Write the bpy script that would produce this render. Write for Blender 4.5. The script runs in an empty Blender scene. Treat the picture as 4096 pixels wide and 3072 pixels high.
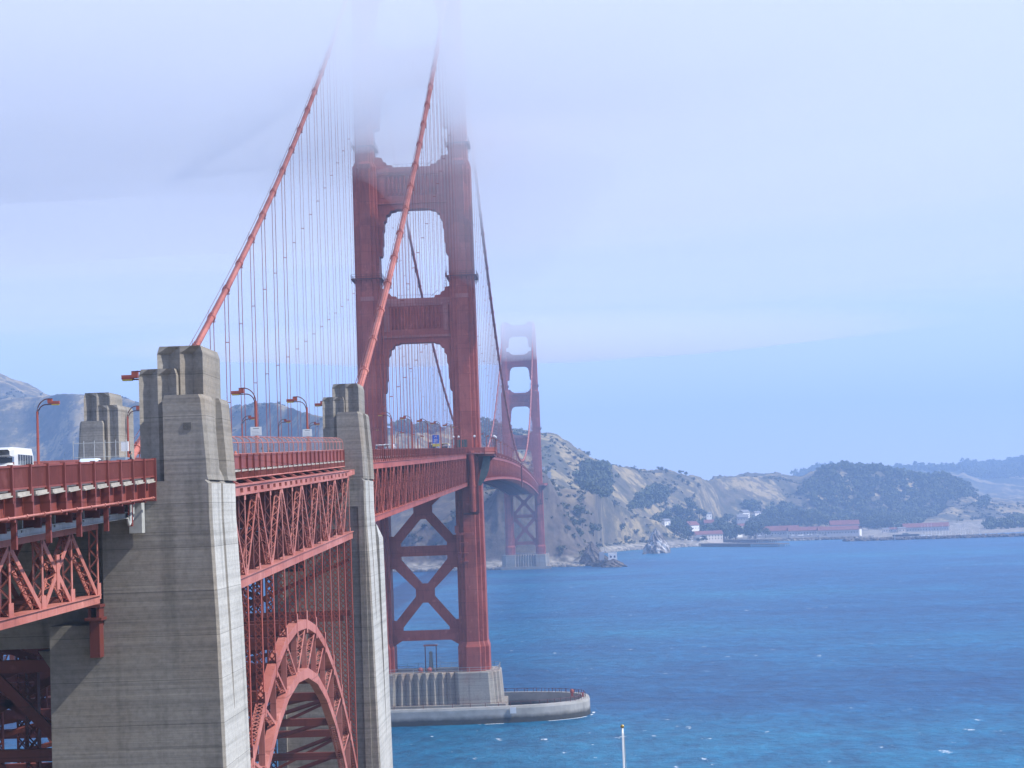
import bpy, bmesh, math, random
import numpy as np
from mathutils import Vector, Matrix
from mathutils.geometry import tessellate_polygon
random.seed(7); rng = np.random.default_rng(7)
R = math.radians
sc = bpy.context.scene
COL = sc.collection

# ------------------------------------------------------------------ camera
CAM = (43.411, -601.865, 61.278)
YAW, PITCH, ROLL, FPX = -0.026864, 0.057006, 0.034662, 8260.53
cd = bpy.data.cameras.new('camera'); cam = bpy.data.objects.new('camera', cd); COL.objects.link(cam)
sc.camera = cam
cd.sensor_width = 36; cd.lens = 36*FPX/4096; cd.clip_start = 1; cd.clip_end = 60000
F_ = Vector((math.sin(YAW)*math.cos(PITCH), math.cos(YAW)*math.cos(PITCH), math.sin(PITCH)))
r0 = Vector((math.cos(YAW), -math.sin(YAW), 0)); u0 = r0.cross(F_)
RV = r0*math.cos(ROLL) - u0*math.sin(ROLL); UV_ = r0*math.sin(ROLL) + u0*math.cos(ROLL)
m3 = Matrix((RV, UV_, -F_)).transposed()
cam.matrix_world = Matrix.Translation(CAM) @ m3.to_4x4()
CV = Vector(CAM)
def ray(px, py): return F_ + RV*((px-2048)/FPX) + UV_*((1536-py)/FPX)
def at_y(px, py, y): d = ray(px, py); return CV + d*((y-CV.y)/d.y)
def at_z(px, py, z): d = ray(px, py); return CV + d*((z-CV.z)/d.z)
def at_d(px, py, dist): d = ray(px, py); return CV + d*(dist/math.hypot(d.x, d.y))

# ------------------------------------------------------------------ light
SUN_AZ, SUN_EL = 99.5, 46.0          # degrees clockwise from +Y, above horizon
w = bpy.data.worlds.new('World'); sc.world = w; w.use_nodes = True
nt = w.node_tree; nt.nodes.clear()
wo = nt.nodes.new('ShaderNodeOutputWorld'); bg = nt.nodes.new('ShaderNodeBackground')
sky = nt.nodes.new('ShaderNodeTexSky'); sky.sky_type = 'NISHITA'; sky.sun_disc = False
sky.sun_elevation = R(SUN_EL); sky.sun_rotation = R(SUN_AZ); sky.air_density = 1.2; sky.dust_density = 0.3; sky.ozone_density = 3
tc = nt.nodes.new('ShaderNodeTexCoord'); sep = nt.nodes.new('ShaderNodeSeparateXYZ')
nt.links.new(tc.outputs['Generated'], sep.inputs[0])
# thin high fog sheet: whiter towards the zenith, patchy
mp = nt.nodes.new('ShaderNodeMapping'); mp.inputs['Scale'].default_value = (2.2, 2.2, 7)
nz = nt.nodes.new('ShaderNodeTexNoise'); nz.inputs['Scale'].default_value = 1.6; nz.inputs['Detail'].default_value = 3
nt.links.new(tc.outputs['Generated'], mp.inputs[0]); nt.links.new(mp.outputs[0], nz.inputs[0])
mr = nt.nodes.new('ShaderNodeMapRange'); mr.inputs[1].default_value = 0.03; mr.inputs[2].default_value = 0.24
mr.inputs[3].default_value = 0.62; mr.inputs[4].default_value = 0.85
nt.links.new(sep.outputs[2], mr.inputs[0])
mm = nt.nodes.new('ShaderNodeMath'); mm.operation = 'MULTIPLY_ADD'; mm.inputs[1].default_value = 0.35; mm.inputs[2].default_value = -0.17
nt.links.new(nz.outputs[0], mm.inputs[0])
ad = nt.nodes.new('ShaderNodeMath'); ad.operation = 'ADD'; ad.use_clamp = True
nt.links.new(mr.outputs[0], ad.inputs[0]); nt.links.new(mm.outputs[0], ad.inputs[1])
cr = nt.nodes.new('ShaderNodeValToRGB'); ce = cr.color_ramp.elements
while len(ce) < 5: ce.new(0.5)
for el, (p_, c_) in zip(ce, ((0.0, (7.0, 7.4, 9.0)), (0.05, (5.2, 6.4, 9.2)), (0.12, (4.5, 5.6, 8.9)), (0.24, (4.6, 5.3, 8.2)), (0.5, (3.0, 3.8, 6.2)))): el.position = p_; el.color = (*[x/10 for x in c_], 1)
nt.links.new(sep.outputs[2], cr.inputs[0])
sc10 = nt.nodes.new('ShaderNodeMixRGB'); sc10.blend_type = 'MULTIPLY'; sc10.inputs[0].default_value = 1; sc10.inputs[2].default_value = (10, 10, 10, 1)
nt.links.new(cr.outputs[0], sc10.inputs[1])
mr.inputs[1].default_value = 0.3; mr.inputs[2].default_value = 0.7; mr.inputs[3].default_value = 1.0; mr.inputs[4].default_value = 0.5
mx = nt.nodes.new('ShaderNodeMixRGB'); nt.links.new(sc10.outputs[0], mx.inputs[2])
nt.links.new(ad.outputs[0], mx.inputs[0]); nt.links.new(sky.outputs[0], mx.inputs[1])
nt.links.new(mx.outputs[0], bg.inputs[0]); bg.inputs[1].default_value = 0.09
nt.links.new(bg.outputs[0], wo.inputs[0])
sl = bpy.data.lights.new('sun', 'SUN'); sl.energy = 3.6; sl.angle = R(0.6); sl.color = (1, 0.95, 0.87)
so = bpy.data.objects.new('sun', sl); COL.objects.link(so)
sdir = Vector((math.sin(R(SUN_AZ))*math.cos(R(SUN_EL)), math.cos(R(SUN_AZ))*math.cos(R(SUN_EL)), math.sin(R(SUN_EL))))
so.rotation_euler = sdir.to_track_quat('Z', 'Y').to_euler()
sc.view_settings.view_transform = 'Standard'; sc.view_settings.look = 'None'
sc.view_settings.exposure = 0.82; sc.view_settings.gamma = 1
cy = sc.cycles; cy.use_denoising = True; cy.volume_bounces = 6; cy.max_bounces = 8; cy.diffuse_bounces = 2
cy.volume_step_rate = 1.0; cy.sample_clamp_indirect = 4
try: cy.denoiser = 'OPENIMAGEDENOISE'
except Exception: pass

# ------------------------------------------------------------------ materials
MATS = {}
def new_mat(name):
    m = bpy.data.materials.new(name); m.use_nodes = True; return m, m.node_tree, m.node_tree.nodes['Principled BSDF']
def N(t, typ, **kw):
    n = t.nodes.new(typ)
    for k, v in kw.items():
        if k in n.inputs: n.inputs[k].default_value = v
        else: setattr(n, k, v)
    return n
def ramp(t, src, stops):
    r = t.nodes.new('ShaderNodeValToRGB'); e = r.color_ramp.elements
    while len(e) < len(stops): e.new(0.5)
    for el, (p, c) in zip(e, stops): el.position = p; el.color = (*c, 1) if len(c) == 3 else c
    t.links.new(src, r.inputs[0]); return r.outputs[0]
def noise(t, scale, detail=4, stretch=(1, 1, 1), coord='Object', rough=0.55, loc=(0, 0, 0)):
    c = t.nodes.new('ShaderNodeTexCoord'); m = t.nodes.new('ShaderNodeMapping'); m.inputs['Scale'].default_value = stretch
    m.inputs['Location'].default_value = loc
    n = t.nodes.new('ShaderNodeTexNoise'); n.inputs['Scale'].default_value = scale; n.inputs['Detail'].default_value = detail
    n.inputs['Roughness'].default_value = rough
    t.links.new(c.outputs[coord], m.inputs[0]); t.links.new(m.outputs[0], n.inputs[0]); return n.outputs[0]
def mix(t, a, b, f, mode='MIX'):
    n = t.nodes.new('ShaderNodeMixRGB'); n.blend_type = mode
    for i, s in ((1, a), (2, b), (0, f)):
        if isinstance(s, (tuple, list)): n.inputs[i].default_value = (*s, 1) if len(s) == 3 else s
        elif isinstance(s, (int, float)): n.inputs[i].default_value = s
        else: t.links.new(s, n.inputs[i])
    return n.outputs[0]
def bump(t, b, src, strength=0.3, dist=0.1):
    n = t.nodes.new('ShaderNodeBump'); n.inputs['Strength'].default_value = strength; n.inputs['Distance'].default_value = dist
    t.links.new(src, n.inputs['Height']); t.links.new(n.outputs[0], b.inputs['Normal'])
def plain(name, col, rough=0.7, var=0.25, scale=1.5, metal=0, spec=None, stretch=(1, 1, 1)):
    m, t, b = new_mat(name)
    f = noise(t, scale, 5, stretch)
    c = ramp(t, f, [(0.3, tuple(x*(1-var) for x in col)), (0.7, tuple(min(1, x*(1+var)) for x in col))])
    t.links.new(c, b.inputs['Base Color']); b.inputs['Roughness'].default_value = rough; b.inputs['Metallic'].default_value = metal
    MATS[name] = m; return m

def paint_mat(name, col, faded, dark):
    m, t, b = new_mat(name)
    f1 = noise(t, 0.12, 5); f2 = noise(t, 1.7, 4, (1, 1, 0.18)); f3 = noise(t, 0.55, 6)
    c = ramp(t, f1, [(0.35, col), (0.62, faded)])
    c = mix(t, c, dark, ramp(t, f2, [(0.52, (0, 0, 0)), (0.78, (0.55, 0.55, 0.55))]))
    c = mix(t, c, tuple(min(1, x*1.5+0.06) for x in faded), ramp(t, f3, [(0.60, (0, 0, 0)), (0.72, (0.4, 0.4, 0.4))]))
    tcn = t.nodes.new('ShaderNodeTexCoord'); sp = t.nodes.new('ShaderNodeSeparateXYZ'); t.links.new(tcn.outputs['Object'], sp.inputs[0])
    for k, per, wd in ((2, 3.66, 0.97), (1, 6.1, 0.985)):
        d = N(t, 'ShaderNodeMath', operation='DIVIDE'); d.inputs[1].default_value = per; t.links.new(sp.outputs[k], d.inputs[0])
        fr = N(t, 'ShaderNodeMath', operation='FRACT'); t.links.new(d.outputs[0], fr.inputs[0])
        g = N(t, 'ShaderNodeMath', operation='GREATER_THAN'); g.inputs[1].default_value = wd; t.links.new(fr.outputs[0], g.inputs[0])
        c = mix(t, c, (0.72, 0.68, 0.68), g.outputs[0], 'MULTIPLY')
    v = t.nodes.new('ShaderNodeTexVoronoi'); v.inputs['Scale'].default_value = 0.16; v.distance = 'CHEBYCHEV'; t.links.new(tcn.outputs['Object'], v.inputs['Vector'])
    sv = t.nodes.new('ShaderNodeSeparateColor'); t.links.new(v.outputs['Color'], sv.inputs[0])
    c = mix(t, c, ramp(t, sv.outputs[0], [(0.0, (0.86, 0.84, 0.84)), (0.5, (1, 1, 1)), (1.0, (1.10, 1.16, 1.18))]), 1.0, 'MULTIPLY')
    rust = noise(t, 0.9, 6, (2.2, 2.2, 0.10), rough=0.7)
    c = mix(t, c, (0.10, 0.035, 0.02), ramp(t, rust, [(0.60, (0, 0, 0)), (0.74, (0.6, 0.6, 0.6))]))
    t.links.new(c, b.inputs['Base Color']); b.inputs['Roughness'].default_value = 0.62
    MATS[name] = m; return m
ORANGE = paint_mat('bridge_paint', (0.36, 0.066, 0.038), (0.42, 0.10, 0.068), (0.15, 0.025, 0.018))
FADED = paint_mat('faded_paint', (0.38, 0.115, 0.090), (0.47, 0.18, 0.15), (0.20, 0.05, 0.036))
RAILP = paint_mat('railing_paint', (0.19, 0.038, 0.030), (0.24, 0.060, 0.048), (0.11, 0.024, 0.018))
EDGE = plain('slab_edge_concrete', (0.34, 0.32, 0.29), 0.9, 0.25, 1.2)
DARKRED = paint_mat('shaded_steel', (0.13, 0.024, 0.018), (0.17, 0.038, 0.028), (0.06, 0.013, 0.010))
CABLE = paint_mat('cable_paint', (0.36, 0.085, 0.060), (0.46, 0.15, 0.115), (0.26, 0.06, 0.04))

def concrete(name, lo, hi, warm, boards=True):
    m, t, b = new_mat(name)
    big = noise(t, 0.09, 6, (1, 1, 0.7)); st = noise(t, 0.5, 6, (1.6, 1.6, 0.12)); ly = noise(t, 0.35, 5, (0.10, 0.10, 7.0)); fine = noise(t, 3.2, 6)
    c = ramp(t, big, [(0.30, lo), (0.68, hi)])
    c = mix(t, c, warm, ramp(t, noise(t, 0.16, 4, loc=(30, 5, 9)), [(0.45, (0, 0, 0)), (0.75, (0.6, 0.6, 0.6))]))
    c = mix(t, c, tuple(x*0.42 for x in lo), ramp(t, st, [(0.54, (0, 0, 0)), (0.80, (0.75, 0.75, 0.75))]))
    c = mix(t, c, ramp(t, ly, [(0.33, (0.66, 0.66, 0.66)), (0.5, (1, 1, 1)), (0.72, (1.2, 1.2, 1.2))]), 0.2 if lo[0] > 0.4 else 0.55, 'MULTIPLY')
    c = mix(t, c, ramp(t, fine, [(0.3, (0.78, 0.78, 0.78)), (0.6, (1.08, 1.08, 1.08))]), 0.8, 'MULTIPLY')
    if boards:   # construction joints every 3.1 m and board marks
        tcn = t.nodes.new('ShaderNodeTexCoord'); sp = t.nodes.new('ShaderNodeSeparateXYZ'); t.links.new(tcn.outputs['Object'], sp.inputs[0])
        for per, wd, dk in ((3.1, 0.985, 0.8 if lo[0] > 0.4 else 0.6), (0.31, 0.88, 0.92)):
            d = N(t, 'ShaderNodeMath', operation='DIVIDE'); d.inputs[1].default_value = per; t.links.new(sp.outputs[2], d.inputs[0])
            fr = N(t, 'ShaderNodeMath', operation='FRACT'); t.links.new(d.outputs[0], fr.inputs[0])
            g = N(t, 'ShaderNodeMath', operation='GREATER_THAN'); g.inputs[1].default_value = wd; t.links.new(fr.outputs[0], g.inputs[0])
            c = mix(t, c, (dk, dk, dk), g.outputs[0], 'MULTIPLY')
    t.links.new(c, b.inputs['Base Color']); b.inputs['Roughness'].default_value = 0.9
    bump(t, b, ly, 0.35, 0.12)
    MATS[name] = m; return m
CONC = concrete('concrete', (0.205, 0.192, 0.170), (0.315, 0.30, 0.272), (0.27, 0.22, 0.165))
CONC_PIER = concrete('pier_concrete', (0.26, 0.24, 0.20), (0.38, 0.36, 0.32), (0.34, 0.22, 0.16), False)
CONC_E = concrete('sunlit_washed_concrete', (0.37, 0.375, 0.365), (0.51, 0.515, 0.50), (0.50, 0.49, 0.46))
STONE = plain('pale_concrete', (0.50, 0.48, 0.44), 0.85, 0.2, 0.6)
ROADM = plain('asphalt', (0.07, 0.07, 0.075), 0.9, 0.2, 2)
GREY = plain('galvanised_grey', (0.40, 0.42, 0.42), 0.55, 0.15, 2)
GREYD = plain('dull_grey_steel', (0.22, 0.24, 0.23), 0.6, 0.2, 2)
WHITE = plain('white_paint', (0.80, 0.80, 0.78), 0.45, 0.04, 1)
YELLOW = plain('yellow_lens', (0.62, 0.50, 0.06), 0.4, 0.05, 1)
BLACK = plain('black_rubber', (0.02, 0.02, 0.02), 0.7, 0.2, 3)
GLASS = plain('dark_window_glass', (0.03, 0.04, 0.055), 0.12, 0.2, 1)
ROOFRED = plain('red_roof_tiles', (0.20, 0.075, 0.068), 0.85, 0.2, 0.3)
WALLW = plain('white_walls', (0.86, 0.84, 0.80), 0.8, 0.05, 0.2)
WALLC = plain('cream_walls', (0.80, 0.70, 0.60), 0.8, 0.08, 0.2)
WALLG = plain('grey_blue_walls', (0.40, 0.40, 0.42), 0.8, 0.08, 0.2)
ROOFG = plain('grey_roof', (0.20, 0.20, 0.22), 0.85, 0.15, 0.3)
BARK = plain('bark', (0.10, 0.075, 0.055), 0.9, 0.3, 1)
BLUE = plain('sign_blue', (0.03, 0.12, 0.55), 0.5, 0.05, 1)
WOOD = plain('weathered_timber', (0.16, 0.13, 0.11), 0.9, 0.3, 0.5)
SKINM = plain('skin', (0.45, 0.27, 0.2), 0.6, 0.05, 5)
CLOTHD = plain('dark_cloth', (0.03, 0.035, 0.05), 0.9, 0.2, 5)
CLOTHL = plain('pale_cloth', (0.45, 0.48, 0.52), 0.9, 0.1, 5)
CONE = plain('traffic_orange', (0.75, 0.13, 0.02), 0.6, 0.05, 3)

def leaf_mat(name, lo, hi):
    m, t, b = new_mat(name)
    f = noise(t, 0.35, 4); c = ramp(t, f, [(0.3, lo), (0.7, hi)])
    oi = t.nodes.new('ShaderNodeObjectInfo')
    c = mix(t, c, ramp(t, oi.outputs['Random'], [(0, (0.75, 0.8, 0.8)), (1, (1.25, 1.2, 1.0))]), 1.0, 'MULTIPLY')
    t.links.new(c, b.inputs['Base Color']); b.inputs['Roughness'].default_value = 0.8
    b.inputs['Specular IOR Level'].default_value = 0.2
    MATS[name] = m; return m
LEAF = leaf_mat('foliage', (0.034, 0.050, 0.030), (0.095, 0.112, 0.060))
SCRUB = leaf_mat('scrub_foliage', (0.045, 0.055, 0.035), (0.11, 0.11, 0.07))

# ------------------------------------------------------------------ mesh builder
V = Vector
class MB:
    def __init__(s): s.v = []; s.f = []
    def add(s, vs, fs):
        n = len(s.v); s.v.extend([tuple(p) for p in vs]); s.f.extend([tuple(i+n for i in f) for f in fs]); return s
    def box(s, x0, x1, y0, y1, z0, z1):
        return s.add([(x, y, z) for z in (z0, z1) for x, y in ((x0, y0), (x1, y0), (x1, y1), (x0, y1))],
                     [(3, 2, 1, 0), (4, 5, 6, 7), (0, 1, 5, 4), (1, 2, 6, 5), (2, 3, 7, 6), (3, 0, 4, 7)])
    def bar(s, p, q, w, h, side=(1, 0, 0)):
        """box along p->q, width w along side, h across"""
        p = V(p); q = V(q); a = (q-p).normalized(); sd = V(side); sd = (sd - a*sd.dot(a)).normalized(); n = a.cross(sd)
        sd = sd*(w/2); n = n*(h/2)
        vs = [b + sd*i + n*j for b in (p, q) for i, j in ((-1, -1), (1, -1), (1, 1), (-1, 1))]
        return s.add(vs, [(3, 2, 1, 0), (4, 5, 6, 7), (0, 1, 5, 4), (1, 2, 6, 5), (2, 3, 7, 6), (3, 0, 4, 7)])
    def tube(s, pts, r, n=8, caps=True):
        pts = [V(p) for p in pts]; rr = r if isinstance(r, (list, tuple)) else [r]*len(pts)
        base = len(s.v)
        for i, p in enumerate(pts):
            a = (pts[min(i+1, len(pts)-1)] - pts[max(i-1, 0)]).normalized()
            ref = V((0, 0, 1)) if abs(a.z) < 0.95 else V((1, 0, 0))
            u = a.cross(ref).normalized(); v = a.cross(u)
            for k in range(n):
                t = 2*math.pi*k/n; s.v.append(tuple(p + (u*math.cos(t)+v*math.sin(t))*rr[i]))
        for i in range(len(pts)-1):
            for k in range(n):
                a0 = base+i*n+k; a1 = base+i*n+(k+1) % n
                s.f.append((a0, a1, a1+n, a0+n))
        if caps:
            s.f.append(tuple(base+k for k in range(n))[::-1]); s.f.append(tuple(base+(len(pts)-1)*n+k for k in range(n)))
        return s
    def loft(s, loops, cap=True):
        n = len(loops[0]); b = len(s.v)
        for lp in loops: s.v.extend([tuple(p) for p in lp])
        for i in range(len(loops)-1):
            for k in range(n):
                k1 = (k+1) % n; s.f.append((b+i*n+k, b+i*n+k1, b+(i+1)*n+k1, b+(i+1)*n+k))
        if cap:
            for i, rev in ((0, True), (len(loops)-1, False)):
                tris = tessellate_polygon([[V((p[0], p[1], 0)) for p in loops[i]]])
                for t in tris:
                    t = tuple(b+i*n+j for j in t); s.f.append(t)
        return s
    def plate(s, outer, holes, y0, y1):
        """xz polygon with holes, extruded in y"""
        polys = [[V((x, z, 0)) for x, z in outer]] + [[V((x, z, 0)) for x, z in h] for h in holes]
        flat = [p for pl in polys for p in pl]; tris = tessellate_polygon(polys); n = len(flat); b = len(s.v)
        s.v.extend([(p.x, y0, p.y) for p in flat]); s.v.extend([(p.x, y1, p.y) for p in flat])
        for t in tris: s.f.append(tuple(b+i for i in t)); s.f.append(tuple(b+n+i for i in t[::-1]))
        o = 0
        for pl in polys:
            k = len(pl)
            for i in range(k): j = (i+1) % k; s.f.append((b+o+i, b+o+j, b+n+o+j, b+n+o+i))
            o += k
        return s
    def sphere(s, c, r, nu=8, nv=6):
        b = len(s.v); c = V(c); r = V(r) if not isinstance(r, (int, float)) else V((r, r, r))
        for i in range(1, nv):
            for k in range(nu):
                th = math.pi*i/nv; ph = 2*math.pi*k/nu
                s.v.append((c.x+r.x*math.sin(th)*math.cos(ph), c.y+r.y*math.sin(th)*math.sin(ph), c.z+r.z*math.cos(th)))
        s.v.append((c.x, c.y, c.z+r.z)); s.v.append((c.x, c.y, c.z-r.z)); t = len(s.v)-2
        for i in range(nv-2):
            for k in range(nu):
                k1 = (k+1) % nu; s.f.append((b+i*nu+k, b+(i+1)*nu+k, b+(i+1)*nu+k1, b+i*nu+k1))
        for k in range(nu):
            k1 = (k+1) % nu; s.f.append((t, b+k, b+k1)); s.f.append((t+1, b+(nv-2)*nu+k1, b+(nv-2)*nu+k))
        return s
def tag(o, label=None, cat=None, group=None, kind=None):
    for k, v_ in (('label', label), ('category', cat), ('group', group), ('kind', kind)):
        if v_: o[k] = v_
    return o
def build(name, mb, mat, parent=None, smooth=False, fix=True, **kw):
    me = bpy.data.meshes.new(name); me.from_pydata(mb.v, [], mb.f)
    if fix:
        bm = bmesh.new(); bm.from_mesh(me); bmesh.ops.recalc_face_normals(bm, faces=bm.faces); bm.to_mesh(me); bm.free()
    if smooth: me.shade_smooth()
    me.materials.append(mat); o = bpy.data.objects.new(name, me); COL.objects.link(o)
    if parent: o.parent = parent
    tag(o, **kw); return o
def thing(name, loc, label, cat, group=None, rz=0):
    o = bpy.data.objects.new(name, None); COL.objects.link(o); o.location = loc; o.rotation_euler[2] = rz
    o.empty_display_size = 1; return tag(o, label, cat, group)
def copy_tree(o, parent=None):
    c = o.copy(); COL.objects.link(c); c.parent = parent
    for ch in [x for x in CHILD.get(o.name, o.children)]: copy_tree(ch, c)
    return c
CHILD = {}

# ------------------------------------------------------------------ bridge profile
def rail_z(y):
    if y > 0: return 84.4 - 1.65e-5*(y-650)**2 + (0 if y < 1280 else 0)
    if y > -295: return 77.43 + 0.0257*y
    if y > -431: return 69.85 + 0.0285*(y+295)
    return 65.97 + 0.030*(y+431)
def road_z(y): return rail_z(y) - 1.3
PANEL = 7.42

def laced(mb, p, q, wx, wd, pitch=0.62, t=0.06, cross=False, sides=(-1, 1)):
    """built-up member in a plane x=const: two flange plates at +-wx/2, lacing bars on the faces across them"""
    p = V(p); q = V(q); a = (q-p); L = a.length; a.normalize(); x = V((1, 0, 0)); n = a.cross(x).normalized()
    for sx in (-1, 1): mb.bar(p + x*(sx*wx/2), q + x*(sx*wx/2), t, wd)
    k = max(2, int(L/pitch)); st = L/k
    for sd in sides:
        off = n*(sd*wd/2)
        for i in range(k):
            s0 = -1 if i % 2 else 1
            mb.bar(p+a*(i*st)+x*(s0*wx/2)+off, p+a*((i+1)*st)-x*(s0*wx/2)+off, t*1.1, 0.03, side=a)
            if cross: mb.bar(p+a*(i*st)-x*(s0*wx/2)+off, p+a*((i+1)*st)+x*(s0*wx/2)+off, t*1.1, 0.03, side=a)

# ------------------------------------------------------------------ water, sky stays in the world
m, t, b = new_mat('sea_water')
n1 = noise(t, 0.0042, 5, (0.5, 1, 1)); n2 = noise(t, 0.05, 7, (0.55, 0.5, 1), rough=0.68); n3 = noise(t, 0.22, 7, (0.8, 0.4, 1), rough=0.8)
c = ramp(t, n1, [(0.36, (0.003, 0.060, 0.17)), (0.50, (0.004, 0.088, 0.215)), (0.64, (0.007, 0.125, 0.245))])
c = mix(t, c, ramp(t, n2, [(0.32, (0.55, 0.6, 0.7)), (0.5, (1, 1, 1)), (0.68, (1.5, 1.4, 1.3))]), 0.8, 'MULTIPLY')
c = mix(t, c, ramp(t, n3, [(0.35, (0.5, 0.55, 0.62)), (0.65, (1.6, 1.5, 1.4))]), 1.0, 'MULTIPLY')
wc = noise(t, 0.15, 4, (1, 0.5, 1), rough=0.7, loc=(3, 8, 0)); wp = noise(t, 0.0055, 3, (0.5, 1, 1), loc=(9, 2, 0))
cap_ = mix(t, ramp(t, wc, [(0.655, (0, 0, 0)), (0.69, (1, 1, 1))]), ramp(t, wp, [(0.46, (0, 0, 0)), (0.60, (1, 1, 1))]), 1.0, 'MULTIPLY')
c = mix(t, c, (0.75, 0.8, 0.85), cap_)
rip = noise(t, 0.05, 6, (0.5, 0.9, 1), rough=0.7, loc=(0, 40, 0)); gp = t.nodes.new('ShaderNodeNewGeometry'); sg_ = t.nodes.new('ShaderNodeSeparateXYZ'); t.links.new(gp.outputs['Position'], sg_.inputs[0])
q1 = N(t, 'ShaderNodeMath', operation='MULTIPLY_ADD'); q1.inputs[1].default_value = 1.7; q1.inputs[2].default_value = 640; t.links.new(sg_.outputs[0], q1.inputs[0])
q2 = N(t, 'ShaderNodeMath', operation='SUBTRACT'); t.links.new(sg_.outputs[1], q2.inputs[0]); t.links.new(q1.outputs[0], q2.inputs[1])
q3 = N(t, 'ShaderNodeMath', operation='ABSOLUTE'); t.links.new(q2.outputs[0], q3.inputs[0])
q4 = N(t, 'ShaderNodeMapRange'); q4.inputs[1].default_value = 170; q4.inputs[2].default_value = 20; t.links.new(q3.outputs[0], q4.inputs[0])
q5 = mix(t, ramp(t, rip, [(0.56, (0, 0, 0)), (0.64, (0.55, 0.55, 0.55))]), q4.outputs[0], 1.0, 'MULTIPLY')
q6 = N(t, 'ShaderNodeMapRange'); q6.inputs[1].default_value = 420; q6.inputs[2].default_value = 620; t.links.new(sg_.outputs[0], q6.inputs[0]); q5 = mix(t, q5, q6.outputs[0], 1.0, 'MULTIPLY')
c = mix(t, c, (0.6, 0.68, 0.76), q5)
t.links.new(c, b.inputs['Base Color']); b.inputs['Roughness'].default_value = 0.34; b.inputs['IOR'].default_value = 1.33
b.inputs['Specular IOR Level'].default_value = 0.14
bn = N(t, 'ShaderNodeBump'); bn.inputs['Strength'].default_value = 0.9; bn.inputs['Distance'].default_value = 1.1
t.links.new(n3, bn.inputs['Height']); bn2 = N(t, 'ShaderNodeBump'); bn2.inputs['Strength'].default_value = 0.7; bn2.inputs['Distance'].default_value = 4
t.links.new(n2, bn2.inputs['Height']); t.links.new(bn.outputs[0], bn2.inputs['Normal']); t.links.new(bn2.outputs[0], b.inputs['Normal'])
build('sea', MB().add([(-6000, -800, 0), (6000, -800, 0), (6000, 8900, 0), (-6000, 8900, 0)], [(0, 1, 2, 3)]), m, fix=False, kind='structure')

# ------------------------------------------------------------------ terrain north of the strait
def vnoise(x, y, seed=0):
    xi = np.floor(x).astype(np.int64); yi = np.floor(y).astype(np.int64); xf = x-xi; yf = y-yi
    def h(a, b_):
        n = (a*374761393 + b_*668265263 + seed*974711) & 0x7fffffff
        n = ((n ^ (n >> 13))*1274126177) & 0x7fffffff
        return ((n ^ (n >> 16)) & 0xffff)/65535.0
    u = xf*xf*(3-2*xf); v = yf*yf*(3-2*yf)
    return (h(xi, yi)*(1-u)+h(xi+1, yi)*u)*(1-v) + (h(xi, yi+1)*(1-u)+h(xi+1, yi+1)*u)*v
def fbm(x, y, o=5, seed=0, ridged=False):
    s = 0; a = 1; tot = 0
    for i in range(o):
        n = vnoise(x, y, seed+i*17)
        if ridged: n = 1-np.abs(2*n-1)
        s = s+n*a; tot += a; a *= 0.5; x = x*2.03+11.3; y = y*2.03+5.7
    return s/tot
def g5(x, y): return (2150+x/2.212, 1650+y/2.212)
def gA(x, y): return (x/2.1602, 1300+y/2.1602)
def gP(x, y): return (800+x/2.765, 1400+y/2.765)
def gD(x, y): return (1450+x/4.916, 1600+y/4.916)
def gR(x, y): return (3000+x/2.018, 1650+y/2.018)
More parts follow.
